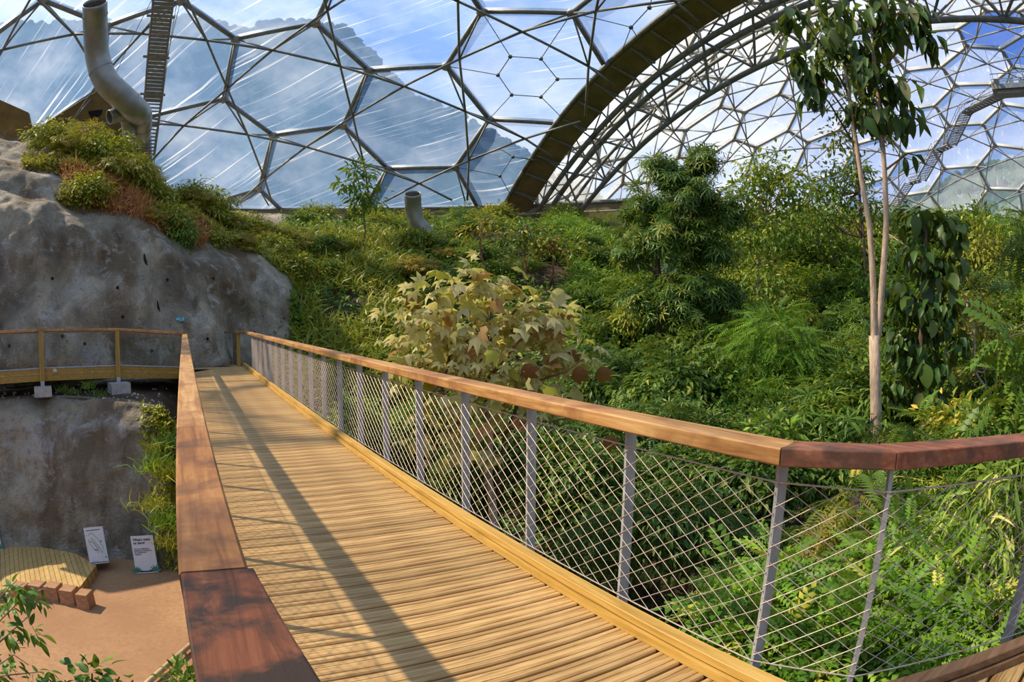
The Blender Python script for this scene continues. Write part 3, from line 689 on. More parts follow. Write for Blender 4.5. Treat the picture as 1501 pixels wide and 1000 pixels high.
for c, s in (((-0.08, -0.018, 0.045), (0.06, 0.004, 0.02)), ((0.05, -0.018, 0.045), (0.07, 0.004, 0.02)), ((-0.08, -0.018, -0.045), (0.06, 0.004, 0.02))): m.box(rot @ Vector(c), s, rot)
m.build('dark_marks', M_INK, sg, kind='stuff')
m = MB(); m.tube([rot @ Vector((0.17, 0, 0.05)), rot @ Vector((0.19, 0, -0.12))], 0.012, 6); m.tube([rot @ Vector((0, 0.0, 0)), rot @ Vector((0, 0.4, 0))], 0.02, 6); m.build('bracket', M_STEEL, sg)

# ------------------------------------------------------------------ the two geodesic domes and the steel arch between them
CA, RA = Vector((-6.64, 16.46, -29.01)), 54.01
AN, AD = Vector((0.8912, 0.4536, 0)), 23.71                    # plane of the arch
CB, RB = Vector((41.49, 40.95, -29.01)), 58.66
ZRING = 11.2
NODES_A = {'a': (63, 0), 'b': (157, 38), 'c': (265, 1), 'd': (345, 57), 'e': (463, 34), 'f': (328, 145), 'g': (400, 198), 'h': (503, 184), 'i': (540, 103), 'j': (654, 97), 'k': (706, 17), 'l': (838, 19), 'm': (897, 115), 'n': (833, 182), 'o': (717, 175), 'p': (668, 245), 'q': (568, 247), 'r': (380, 277), 's': (215, 172), 't': (145, 130)}
PQ_A = {'k': (1, 0), 'j': (1, -1), 'l': (0, 1), 'i': (2, -2), 'o': (0, -1), 'm': (-1, 1), 'h': (2, -3), 'e': (3, -2), 'n': (-1, 0), 'p': (0, -2), 'g': (3, -4), 'q': (1, -3), 'd': (4, -3), 'f': (4, -4), 'r': (3, -5), 'c': (5, -3), 's': (5, -5), 'b': (6, -4), 'a': (7, -4), 't': (6, -5)}
NODES_B = {'a': (1404, 42), 'b': (1446, 15), 'c': (1417, 68), 'd': (1380, 98), 'e': (1467, 72), 'f': (1400, 125), 'g': (1453, 124), 'h': (1484, 98), 'i': (1370, 155), 'j': (1391, 184), 'k': (1441, 182), 'l': (1470, 153), 'm': (1329, 162), 'n': (1367, 219), 'o': (1384, 247), 'p': (1433, 244), 'q': (1458, 213), 'r': (1449, 277), 's': (1494, 279), 't': (1425, 309), 'u': (1380, 310), 'v': (1361, 282), 'w': (1325, 287), 'x': (1328, 104), 'y': (1307, 80)}
PQ_B = {'f': (1, 0), 'd': (2, 0), 'g': (0, 1), 'i': (1, -1), 'c': (2, 1), 'x': (3, -1), 'h': (0, 2), 'l': (-1, 1), 'j': (0, -1), 'm': (2, -2), 'a': (3, 1), 'e': (1, 2), 'y': (4, -1), 'k': (-1, 0), 'n': (0, -2), 'b': (3, 2), 'q': (-2, 0), 'o': (-1, -2), 'p': (-2, -1), 'v': (-1, -3), 'r': (-3, -1), 'u': (-2, -3), 'w': (0, -4), 's': (-4, 0), 't': (-3, -2)}
def hit(px, py, C, Rr):
    d = ray(px, py); oc = Vector((0, 0, CZ)) - C; b = d.dot(oc); c = oc.dot(oc) - Rr * Rr
    return Vector((0, 0, CZ)) + d * (-b + math.sqrt(max(b * b - c, 1e-6)))
def clip_poly(P, tests):
    for f in tests:
        out = []
        for i in range(len(P)):
            a, b = P[i], P[(i + 1) % len(P)]; fa, fb = f(a), f(b)
            if fa >= 0: out.append(a)
            if (fa >= 0) != (fb >= 0): out.append(a.lerp(b, fa / (fa - fb)))
        P = out
        if len(P) < 3: return []
    return P
def clip_seg(a, b, tests):
    for f in tests:
        fa, fb = f(a), f(b)
        if fa < 0 and fb < 0: return None
        if fa < 0: a = a.lerp(b, fa / (fa - fb))
        elif fb < 0: b = b.lerp(a, fb / (fb - fa))
    return (a, b) if (b - a).length > 0.3 else None
def build_dome(root, RO_, C, Rr, Pc, X, nodes, pq, keep, rb, ri, depth, lim, want, film, rev, vents=(), steel=None):
    steel = steel or M_DOME
    n0 = (Pc - C).normalized(); e1 = Vector((0, 0, 1)).cross(n0).normalized(); e2 = n0.cross(e1)
    over = {pq[k]: hit(*nodes[k], C, Rr) for k in pq}
    def node(p, q):
        if (p, q) in over: return over[(p, q)]
        u = X[0][0] + p * X[1][0] + q * X[2][0]; v = X[0][1] + p * X[1][1] + q * X[2][1]
        r = math.hypot(u, v); a = r / Rr
        if r < 1e-9: return C + n0 * Rr
        return C + (n0 * math.cos(a) + (e1 * (u / r) + e2 * (v / r)) * math.sin(a)) * Rr
    tests = [keep, lambda P: P.z - ZRING]
    cells = []; E6 = [(1, 0), (0, 1), (-1, 1), (-1, 0), (0, -1), (1, -1)]
    for p in range(-24, 25):
        for q in range(-24, 25):
            if (p - q) % 3: continue
            u = p * X[1][0] + q * X[2][0]; v = p * X[1][1] + q * X[2][1]
            if math.hypot(u, v) > lim: continue
            if want(node(p, q)): cells.append((p, q))
    edges = {}; diag = []; chord = []; panes = []
    for (p, q) in cells:
        cs = [(p + a, q + b) for a, b in E6]; P = [node(*c) for c in cs]
        for i in range(6): edges[frozenset((cs[i], cs[(i + 1) % 6]))] = (P[i], P[(i + 1) % 6])
        mids = []
        for i in range(6):
            mm = (P[i] + P[(i + 1) % 6]) / 2; mids.append(mm + (C - mm).normalized() * depth)
        for i in range(6): chord.append((mids[i], mids[(i + 1) % 6]))
        Q = clip_poly(P, tests)
        if Q: panes.append(((p, q), P, Q))
    for k, (a, b) in edges.items():
        mm = (a + b) / 2; mm = mm + (C - mm).normalized() * depth
        diag += [(a, mm), (b, mm)]
    # outer tubes, one part each; beyond the limit and out of view joined
    L_ = []
    for a, b in edges.values():
        s = clip_seg(a, b, tests)
        if s: L_.append((not (inframe(s[0], 60) or inframe(s[1], 60)), ((s[0] + s[1]) / 2).length, s))
    L_.sort(key=lambda t: (t[0], t[1]))
    rest = MB()
    for i, (o, _, (a, b)) in enumerate(L_):
        d = (b - a).normalized(); inn = (C - (a + b) / 2).normalized()
        if i < 290 and not o:
            m = MB(); m.tube([a, b], rb, 8); m.tube([a - inn * rb * 1.3, b - inn * rb * 1.3], rb * 0.75, 5); put('beam', m.mesh('beam', steel, True), root, -RO_)
        else: rest.tube([a, b], rb, 6)
    if rest.v: put('beams_beyond', rest.mesh('beams_beyond', steel), root, -RO_, 'stuff')
    def sticks(lst, nm, r, keepn):
        S_ = []
        for a, b in lst:
            s = clip_seg(a, b, tests)
            if s: S_.append((not (inframe(s[0], 20) or inframe(s[1], 20)), ((s[0] + s[1]) / 2).length, s))
        S_.sort(key=lambda t: (t[0], t[1])); rest = MB()
        for i, (o, _, (a, b)) in enumerate(S_):
            if i < keepn and not o: m = MB(); m.tube([a, b], r, 6); put(nm, m.mesh(nm, steel, True), root, -RO_)
            else: rest.tube([a, b], r, 4, False)
        if rest.v: put(nm + 's_beyond', rest.mesh(nm, steel), root, -RO_, 'stuff')
    sticks(chord, 'inner_strut', ri, 280); sticks(diag, 'diagonal_strut', ri * 0.8, 280)
    nd = {}
    for (p, q), P, Q in panes:
        for c, x in zip([(p + a, q + b) for a, b in E6], P):
            if all(f(x) > 0 for f in tests): nd[c] = x
    k = 0
    for c, x in nd.items():
        if inframe(x, 10) and k < 290:
            m = MB(); d = (C - x).normalized(); m.tube([x - d * rb * 1.2, x - d * rb * .5, x + d * rb * 0.9, x + d * rb * 1.25], [rb * 1.1, rb * 1.9, rb * 1.9, rb], 8); put('node', m.mesh('node', M_DOMEL, True), root, -RO_); k += 1
    k = 0; far = MB(); far_uv = []
    for (p, q), P, Q in panes:
        cen = sum(Q, Vector()) / len(Q); inn = (C - cen).normalized(); n = len(Q)
        big = len(Q) == 6 and (P[0] - P[3]).length > 3
        u_ = (rev.x * e1 + rev.y * e2); u_ = (u_ - inn * u_.dot(inn)).normalized(); w_ = inn.cross(u_)
        ring = [cen.lerp(x, 0.62) + inn * 0.32 for x in Q]
        V = [x for x in Q] + ring + [cen + inn * 0.5]
        F = [(i, (i + 1) % n, (i + 1) % n + n, i + n) for i in range(n)] + [(i + n, (i + 1) % n + n, 2 * n) for i in range(n)]
        vis = any(inframe(x, 60) for x in Q) or inframe(cen, 60)
        if vis and k < 295:
            m = MB(); m.add(V, F); me = m.mesh('pane', M_ETFEC if (p, q) in vents else film, True); uv = me.uv_layers.new(name='UVMap'); k += 1
            off_ = (p * 3.7 + q * 1.3)
            for lp in me.loops:
                x = V[lp.vertex_index] - cen; uv.data[lp.index].uv = (x.dot(u_) + off_, x.dot(w_) + off_ * 2)
            put('pane', me, root, -RO_)
        else: far.add(V, F)
    if far.v: put('panes_beyond', far.mesh('panes_beyond', film, True), root, -RO_, 'stuff')
    return node, tests, L_

domeA = empty('ceiling', (-6.64, 16.46, ZRING), 'near geodesic dome roof of hexagonal film cushions on a steel tube lattice', 'dome roof', kind='structure')
OA = domeA.location.copy()
XA = [[0.123, 0.6214], [0.9691, 5.7374], [-4.2483, 4.0815]]
def wantA(P):
    az = math.degrees(math.atan2(P.x, P.y)); return P.z > ZRING - 6 and AN.dot(P) < AD + 5 and (-128 < az < 75)
nodeA, testsA, beamsA = build_dome(domeA, OA, CA, RA, Vector((1.382, 40.742, 18.562)), XA, NODES_A, PQ_A, lambda P: AD - 0.9 - AN.dot(P), 0.18, 0.085, 2.0, 66, wantA, M_ETFE, Vector((-1.0, 0.03)))
# spider cables with small discs hung under three cushions
for pl, links in (([(748, 83), (793, 86), (817, 116), (793, 142), (750, 139), (730, 110)], [(706, 17), (838, 19), (897, 115), (833, 182), (717, 175), (654, 97)]),
                  ([(925, 40), (952, 11)], [(838, 19), (960, -20)]), ([(752, 230), (733, 258)], [(833, 240), (668, 245)])):
    pts = [hit(x, y, CA, RA - 1.0) for x, y in pl]; n = len(pts)
    for i in range(n if n > 2 else n - 1):
        m = MB(); m.tube([pts[i], pts[(i + 1) % n]], 0.035, 5); put('spider_cable', m.mesh('spider_cable', M_DOME), domeA, -OA)
    for i in range(n):
        m = MB(); m.tube([pts[i], hit(*links[i], CA, RA - 0.25)], 0.03, 5); put('spider_cable', m.mesh('spider_cable', M_DOME), domeA, -OA)
        m = MB(); d = (CA - pts[i]).normalized(); m.tube([pts[i] - d * 0.05, pts[i] + d * 0.08], 0.14, 8); put('cable_disc', m.mesh('cable_disc', M_DOME), domeA, -OA)
    if n == 2:
        for a, tgt in ((0, [(905, 92)] if pl[0][0] > 800 else [(728, 215)]), (1, [(1000, 3)] if pl[0][0] > 800 else [(752, 292)]), (0, [(955, 88)] if pl[0][0] > 800 else [(828, 243)])):
            m = MB(); m.tube([pts[a], hit(*tgt[0], CA, RA - 0.4)], 0.03, 5); put('spider_cable', m.mesh('spider_cable', M_DOME), domeA, -OA)

domeB = empty('ceiling', (41.5, 40.95, ZRING), 'far geodesic dome roof beyond the steel arch, with smaller looking hexagons', 'dome roof', kind='structure')
OB = domeB.location.copy()
XB = [[0.2272, 0.1588], [1.3301, 4.2123], [-3.167, 3.9643]]
def wantB(P):
    az = math.degrees(math.atan2(P.x, P.y)); rel = Vector((P.x - CB.x, P.y - CB.y, 0))
    return P.z > ZRING - 4 and AN.dot(P) > AD - 3 and (-4 < az < 60) and (inframe(P, 330))
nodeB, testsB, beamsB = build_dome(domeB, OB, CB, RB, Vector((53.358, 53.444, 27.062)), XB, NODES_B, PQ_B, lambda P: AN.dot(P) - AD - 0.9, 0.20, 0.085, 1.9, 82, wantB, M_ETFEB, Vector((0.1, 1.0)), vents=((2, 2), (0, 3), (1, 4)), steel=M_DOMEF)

# steel arch: brown soffit, upper chords, lower chord and web
OC = CA + AN * 22.15; RC = math.sqrt(RA * RA - 22.15 ** 2); AT = Vector((-AN.y, AN.x, 0))
arch = empty('steel_arch', OC + AT * 18 + Vector((0, 0, 40.2)), 'triangular steel truss arch with a brown soffit between the two domes', 'arch', kind='structure')
OAR = arch.location.copy()
def ap(t, r, o): return OC + AN * o + (AT * math.cos(t) + Vector((0, 0, 1)) * math.sin(t)) * r
T0, T1 = math.radians(52), math.radians(135); NSEG = 66
ts = [T0 + (T1 - T0) * i / NSEG for i in range(NSEG + 1)]
S0, S1 = -0.9, 0.9
for i in range(NSEG):
    m = MB(); a, b = ts[i], ts[i + 1]
    V = [ap(a, RC - .3, S0), ap(b, RC - .3, S0), ap(b, RC - .95, S1), ap(a, RC - .95, S1)]; V2 = [ap(a, RC + .3, S0), ap(b, RC + .3, S0), ap(b, RC - .3, S1), ap(a, RC - .3, S1)]
    m.add(V + V2, [(0, 1, 2, 3), (7, 6, 5, 4), (0, 4, 5, 1), (1, 5, 6, 2), (2, 6, 7, 3), (3, 7, 4, 0)]); put('soffit_panel', m.mesh('soffit_panel', M_GUTTER), arch, -OAR)
    if i % 2 == 0:
        m = MB(); m.tube([ap(a, RC - .38, S0), ap(a, RC - 1.02, S1)], 0.10, 6); put('rib', m.mesh('rib', M_DOME), arch, -OAR)
def chord(r, o, rad, nm, mat=M_DOME):
    for i in range(0, NSEG, 6):
        m = MB(); m.tube([ap(t, r, o) for t in ts[i:i + 7]], rad, 8); put(nm, m.mesh(nm, mat, True), arch, -OAR)
U1, U2, LO_ = (RC - 1.7, 1.15), (RC - 2.15, 1.75), (RC - 3.9, 3.0)
chord(RC - 0.1, S0 - 0.12, 0.16, 'edge_tube'); chord(U1[0], U1[1], 0.2, 'upper_chord'); chord(U2[0], U2[1], 0.2, 'upper_chord'); chord(LO_[0], LO_[1], 0.18, 'lower_chord')
chord(RC - 1.2, 4.2, 0.13, 'outer_chord')
nb = 4; wb = list(range(0, NSEG, nb))
def web(p, q, r):
    m = MB(); m.tube([p, q], r, 6); put('web_strut', m.mesh('web_strut', M_DOME), arch, -OAR)
for i in wb:
    a, bmid = ts[i], ts[min(i + nb // 2, NSEG)]; bn = ts[min(i + nb, NSEG)]
    web(ap(a, *U1), ap(bmid, *LO_), 0.085); web(ap(bn, *U1), ap(bmid, *LO_), 0.085)
    web(ap(a, RC - 1.2, 4.2), ap(bmid, *LO_), 0.07); web(ap(bn, RC - 1.2, 4.2), ap(bmid, *LO_), 0.07)
    web(ap(a, *U2), ap(a, RC - 1.2, 4.2), 0.06); web(ap(a, *U1), ap(a, RC - .2, S0), 0.06); web(ap(a, *U1), ap(bmid, RC - .9, S1), 0.06)
    web(ap(bmid, RC - 0.9, S1), ap(bmid, *LO_), 0.06)

# ring beam and retaining band at the foot of the near dome
band = empty('trim_1', (0, 52, ZRING - 1.5), 'ring beam and brown retaining wall at the foot of the near dome', 'ring wall', kind='structure')
OR_ = band.location.copy(); RH = math.sqrt(RA ** 2 - (ZRING - CA.z) ** 2)
angs = [math.radians(a) for a in range(60, 250, 3)]
def rp(a, r, z): return Vector((CA.x + math.cos(a) * r, CA.y + math.sin(a) * r, z))
for i in range(len(angs) - 1):
    a, b = angs[i], angs[i + 1]
    m = MB(); V = [rp(a, RH - .1, ZRING - 4.5), rp(b, RH - .1, ZRING - 4.5), rp(b, RH - .1, ZRING - .15), rp(a, RH - .1, ZRING - .15)]; V2 = [rp(a, RH + .35, ZRING - 4.5), rp(b, RH + .35, ZRING - 4.5), rp(b, RH + .35, ZRING - .15), rp(a, RH + .35, ZRING - .15)]
    m.add(V + V2, [(0, 1, 2, 3), (7, 6, 5, 4), (0, 4, 5, 1), (1, 5, 6, 2), (2, 6, 7, 3), (3, 7, 4, 0)])
    put('panel', m.mesh('panel', M_GUTTER), band, -OR_)
m = MB(); m.tube([rp(a, RH - .05, ZRING) for a in angs], 0.2, 8); put('ring_beam', m.mesh('ring_beam', M_DOME, True), band, -OR_)
m = MB(); m.tube([rp(a, RH - .8, ZRING - 0.9) for a in angs[:34]], 0.07, 6); put('pipe', m.mesh('pipe', M_DOMEL, True), band, -OR_)

# ventilation ducts
def duct(name, pts, r, label, base):
    root = empty(name, base, label, 'duct'); O = Vector(base)
    # smooth bent tube with bands
    P = [Vector(p) for p in pts]; Q = []
    for i in range(len(P) - 1):
        p0, p1, p2, p3 = P[max(i - 1, 0)], P[i], P[i + 1], P[min(i + 2, len(P) - 1)]
        for k in range(6):
            t = k / 6; Q.append(0.5 * ((2 * p1) + (p2 - p0) * t + (2 * p0 - 5 * p1 + 4 * p2 - p3) * t * t + (3 * p1 - p0 - 3 * p2 + p3) * t ** 3))
    Q.append(P[-1])
    m = MB(); m.tube(Q, r, 20, False); o = put('pipe', m.mesh('pipe', M_DUCT, True), root, -O)
    sm = o.modifiers.new('wall', 'SOLIDIFY'); sm.thickness = 0.03
    for i in range(3, len(Q) - 3, 6):
        m = MB(); d = (Q[i + 1] - Q[i]).normalized(); m.tube([Q[i] - d * 0.03, Q[i] + d * 0.05], r * 1.035, 20, False); put('joint_band', m.mesh('joint_band', M_DUCT, True), root, -O)
    m = MB(); d = (Q[1] - Q[0]).normalized(); m.tube([Q[0] + d * 0.9, Q[0] + d * 0.95], r * 0.97, 20); put('dark_inside', m.mesh('dark_inside', M_DARK), root, -O)  # near-black disc painted as the shaded depth of the duct
    return root
D0 = 28.0
duct('duct', [at(139, 4, D0 - 1.2), at(140, 45, D0 - .2), at(143, 84, D0 + .4), at(155, 118, D0 + .5), at(180, 143, D0 + .8), at(199, 161, D0 + 1.2), at(206, 172, D0 + 2.2), at(204, 200, D0 + 3.2)], 0.62, 'large bent metal ventilation duct opening upward above the ivy-covered rock', at(220, 230, D0 + 2))
duct('duct', [at(160, 172, D0 + 1.4), at(174, 168, D0 + 1.6), at(186, 172, D0 + 2.0), at(190, 205, D0 + 2.4)], 0.36, 'short pale duct end beside the foot of the large bent duct', at(200, 210, D0 + 2.3))
duct('duct', [at(605, 284, 34.0), at(606, 303, 34.4), at(611, 326, 34.6), at(627, 345, 34.8), at(640, 372, 35.2)], 0.46, 'small curved duct rising out of the greenery below the ring beam', at(635, 362, 35.2))
# solid triangular gusset panel beside the duct with a near-black disc for a round opening
pts = [hit(70, 178, CA, RA - 0.5), hit(145, 132, CA, RA - 0.5), hit(215, 172, CA, RA - .5), hit(225, 260, CA, RA - .5), hit(60, 260, CA, RA - .5)]
m = MB(); nv = len(pts); m.add(pts + [p * 1.01 for p in pts], [tuple(range(nv)), tuple(range(2 * nv - 1, nv - 1, -1))] + [(i, i + nv, (i + 1) % nv + nv, (i + 1) % nv) for i in range(nv)])
gp = empty('wall_panel', pts[3], 'brown triangular wall panel at the dome edge beside the large duct', 'wall panel', kind='structure'); put('panel', m.mesh('panel', M_GUTTER), gp, -Vector(pts[3]))
m = MB(); c = hit(140, 162, CA, RA - 0.6); d = c.normalized(); m.tube([c - d * 0.08, c + d * 0.1], 0.55, 16); put('round_opening', m.mesh('round_opening', M_DARK), gp, -Vector(pts[3]))
pts = [hit(-25, 135, CA, RA - 0.5), hit(42, 165, CA, RA - 0.5), hit(60, 230, CA, RA - .5), hit(-25, 230, CA, RA - .5)]
m = MB(); nv = 4; m.add(pts + [p * 1.01 for p in pts], [tuple(range(nv)), tuple(range(2 * nv - 1, nv - 1, -1))] + [(i, i + nv, (i + 1) % nv + nv, (i + 1) % nv) for i in range(nv)])
gp = empty('wall_panel', pts[2], 'brown wall panel at the dome edge above the terrace at the frame corner', 'wall panel', kind='structure'); put('panel', m.mesh('panel', M_GUTTER), gp, -Vector(pts[2]))

# ladder catwalk climbing the inside of the near dome
lad = empty('catwalk', hit(214, 228, CA, RA - 2.4), 'narrow steel ladder catwalk climbing the inside of the near dome', 'catwalk')
OLd = lad.location.copy(); LP = [(241, -22), (238, 16), (231, 75), (226, 130), (221, 170), (214, 228)]
LC = [hit(x, y, CA, RA - 2.4) for x, y in LP]
def pl_at(P, s):
    Ls = [(b - a).length for a, b in zip(P, P[1:])]; s *= sum(Ls)
    for (a, b), l in zip(zip(P, P[1:]), Ls):
        if s <= l: return a.lerp(b, s / l), (b - a).normalized()
        s -= l
    return P[-1], (P[-1] - P[-2]).normalized()
tot = sum((b - a).length for a, b in zip(LC, LC[1:]))
side0 = Vector((LC[0].y, -LC[0].x, 0)).normalized()
for s in (-1, 1):
    m = MB(); m.tube([p + side0 * 0.62 * s for p in LC], 0.07, 6); put('stringer', m.mesh('stringer', M_DOME), lad, -OLd)
    m = MB(); m.tube([p + side0 * 0.62 * s + (CA - p).normalized() * 1.0 for p in LC], 0.03, 5); put('side_rail', m.mesh('side_rail', M_DOME), lad, -OLd)
nr = int(tot / 0.34)
for i in range(nr):
    p, d = pl_at(LC, (i + .5) / nr); nn = (CA - p).normalized(); up = d; dz = abs(d.z)
    m = MB(); w = 0.29 if i < nr * 0.66 else 0.12
    A = [p + side0 * x - d * (w / 2) * y for x, y in ((-.6, -1), (.6, -1), (.6, 1), (-.6, 1))]
    m.add(A + [q + nn * 0.03 for q in A], [(0, 1, 2, 3), (7, 6, 5, 4), (0, 4, 5, 1), (1, 5, 6, 2), (2, 6, 7, 3), (3, 7, 4, 0)]); put('tread', m.mesh('tread', M_DOME), lad, -OLd)
for f in (0.17, 0.40, 0.62, 0.80):
    p, d = pl_at(LC, f); m = MB(); m.tube([p - side0 * 0.95, p + side0 * 0.85], 0.09, 6); put('cross_beam', m.mesh('cross_beam', M_DOME), lad, -OLd)
for x0, x1 in ((262, 238), (268, 232), (255, 214), (228, 160)):
    m = MB(); m.tube([hit(x0, -10, CA, RA - 1.2), hit(x1, 150 if x1 > 200 else 130, CA, RA - 1.2)], 0.022, 4); put('stay_cable', m.mesh('stay_cable', M_DOME), lad, -OLd)

# zigzag stair and hanging platform inside the far dome
st = empty('staircase', hit(1304, 312, CB, RB - 3.5), 'zigzag metal staircase climbing the inside of the far dome to a hanging platform', 'staircase')
OS = st.location.copy(); SP = [(1304, 312), (1333, 269), (1350, 265), (1374, 222), (1394, 213), (1415, 168), (1420, 163), (1470, 139)]
SQ = [hit(x, y, CB, RB - 3.5) for x, y in SP]
for i in range(len(SQ) - 1):
    a, b = SQ[i], SQ[i + 1]; d = (b - a); hz = Vector((d.x, d.y, 0)).normalized(); sd = Vector((-hz.y, hz.x, 0)); fl = i in (0, 2, 4)
    for s in (-1, 1):
        m = MB(); m.tube([a + sd * 0.75 * s, b + sd * 0.75 * s], 0.13 if i == 6 else 0.1, 5); put('stringer', m.mesh('stringer', M_DOMEL), st, -OS)
        for hgt in (1.0, 0.55):
            m = MB(); m.tube([a + sd * 0.75 * s + Vector((0, 0, hgt)), b + sd * 0.75 * s + Vector((0, 0, hgt))], 0.04, 4); put('handrail', m.mesh('handrail', M_DOMEL), st, -OS)
        k = max(2, int(d.length / 1.4))
        for j in range(k + 1):
            p = a.lerp(b, j / k) + sd * 0.75 * s; m = MB(); m.tube([p, p + Vector((0, 0, 1.0))], 0.035, 4); put('baluster', m.mesh('baluster', M_DOMEL), st, -OS)
    k = max(2, int(d.length / (0.34 if fl else 0.5)))
    for j in range(k):
        p = a.lerp(b, (j + .5) / k); m = MB(); m.box(p, (0.26 if fl else 0.48, 1.5, 0.05), Matrix.Rotation(math.atan2(hz.y, hz.x), 3, 'Z')); put('tread', m.mesh('tread', M_DOME), st, -OS)
pc0 = hit(1482, 131, CB, RB - 4.0); hz = Vector((pc0.x, pc0.y, 0)).normalized(); rot = Matrix.Rotation(math.atan2(hz.y, hz.x) - math.pi / 2, 3, 'Z')
plat = empty('hanging_platform', pc0, 'hanging work platform with equipment at the top of the far staircase', 'platform')
m = MB(); m.box((0, 0, 0), (4.4, 2.4, 0.5), rot); m.build('deck', M_DOME, plat)
m = MB(); m.box((0, 0, -0.45), (3.4, 1.6, 0.4), rot); m.build('underframe', M_DOME, plat)
for k in range(6):
    for s in (-1, 1):
        m = MB(); p = rot @ Vector((-2.1 + k * 0.84, 1.1 * s, 0.2)); m.tube([p, p + Vector((0, 0, 1.2))], 0.04, 4); m.build('baluster', M_DOMEL, plat)
for s in (-1, 1):
    for z in (0.8, 1.4):
        m = MB(); m.tube([rot @ Vector((-2.1, 1.1 * s, z)), rot @ Vector((2.1, 1.1 * s, z))], 0.05, 4); m.build('rail', M_DOMEL, plat)
for x, h in ((-1.5, 1.9), (0.2, 1.6), (1.4, 1.3)):
    m = MB(); m.rbox(rot @ Vector((x, 0, 0.25 + h / 4)), (0.6, 0.5, h / 2), 0.03, rot); m.build('equipment_box', M_DOME, plat)
for s in (-1.8, 1.8):
    for s2 in (-1, 1):
        m = MB(); p = rot @ Vector((s, s2, 0.2)); m.tube([p, p + Vector((s * 0.15, 0.3, 7.0))], 0.03, 4); m.build('hanger_cable', M_DOME, plat)

# ------------------------------------------------------------------ plants: leaf meshes
def tmpl_leaf(w=0.42, fold=0.10, droop=0.16):
    v = [(0, 0, 0), (-w / 2, 0.42, fold), (0, 0.45, 0.0), (w / 2, 0.42, fold), (-w * 0.3, 0.76, fold * .5 - droop * .45), (w * 0.3, 0.76, fold * .5 - droop * .45), (0, 1, -droop)]
    return np.array(v), np.array([(0, 2, 1), (0, 3, 2), (1, 2, 4), (2, 3, 5), (4, 2, 6), (2, 5, 6)])
def tmpl_small(w=0.5, fold=0.12, droop=0.12):
    return np.array([(0, 0, 0), (-w / 2, 0.5, fold), (w / 2, 0.5, fold), (0, 1, -droop)]), np.array([(0, 2, 1), (1, 2, 3)])
def tmpl_blade(w=0.09, droop=0.3):
    return np.array([(-w / 2, 0, 0), (w / 2, 0, 0), (-w * .45, 0.5, 0.06), (w * .45, 0.5, 0.06), (0, 1, -droop)]), np.array([(0, 1, 2), (1, 3, 2), (2, 3, 4)])
def tmpl_palmate(n=7, w=0.17, droop=0.25, spread=2.6):
    V = []; F = []
    for k in range(n):
        a = -spread + 2 * spread * k / (n - 1); s = 1 - 0.28 * abs(a) / spread; o = len(V); ca, sa = math.cos(a), math.sin(a)
        for x, y, z in ((0, 0.02, 0), (-w / 2, 0.5, 0.03 - droop * .15), (w / 2, 0.5, 0.03 - droop * .15), (0, 1, -droop)):
            x, y = x * s, y * s; V.append((x * ca + y * sa, y * ca - x * sa, z))
        F += [(o, o + 2, o + 1), (o + 1, o + 2, o + 3)]
    return np.array(V), np.array(F)
def tmpl_pinnate(n=7, w=0.11, l=0.34, droop=0.3):
    V = []; F = []
    for k in range(n):
        y = 0.16 + 0.84 * k / (n - 1); z = -droop * y * y
        for s in ((-1, 1) if k < n - 1 else (0,)):
            o = len(V); a = s * 1.1; ca, sa = math.cos(a), math.sin(a); ll = l * (1 - 0.25 * abs(y - .5))
            for px, py, pz in ((0, 0, 0), (-w / 2, ll * .5, 0.02), (w / 2, ll * .5, 0.02), (0, ll, -0.07)):
                V.append((px * ca + py * sa, y + py * ca - px * sa, z + pz))
            F += [(o, o + 2, o + 1), (o + 1, o + 2, o + 3)]
    return np.array(V), np.array(F)
TL, TS, TB, TP, TN = tmpl_leaf(), tmpl_small(), tmpl_blade(), tmpl_palmate(), tmpl_pinnate()
def nrm(a): return a / np.maximum(np.linalg.norm(a, axis=1, keepdims=True), 1e-9)
def leaf_mesh(name, pos, yd, up, size, tmpl, mat, tint):
    tv, tf = tmpl; N = len(pos); k = len(tv)
    yd = nrm(yd); up = up - yd * (up * yd).sum(1, keepdims=True); up = nrm(up); xd = np.cross(yd, up)
    V = pos[:, None, :] + size[:, None, None] * (tv[None, :, 0:1] * xd[:, None, :] + tv[None, :, 1:2] * yd[:, None, :] + tv[None, :, 2:3] * up[:, None, :])
    F = (tf[None] + (np.arange(N) * k)[:, None, None]).reshape(-1, 3)
    me = bpy.data.meshes.new(name); nv, nf = N * k, len(F)
    me.vertices.add(nv); me.vertices.foreach_set('co', V.reshape(-1).astype(np.float32))
    me.loops.add(nf * 3); me.loops.foreach_set('vertex_index', F.reshape(-1).astype(np.int32))
    me.polygons.add(nf); me.polygons.foreach_set('loop_start', np.arange(0, nf * 3, 3, dtype=np.int32))
    me.update(calc_edges=True)
    at_ = me.attributes.new('tint', 'FLOAT', 'POINT'); at_.data.foreach_set('value', np.repeat(tint, k).astype(np.float32))
    me.materials.append(mat); return me
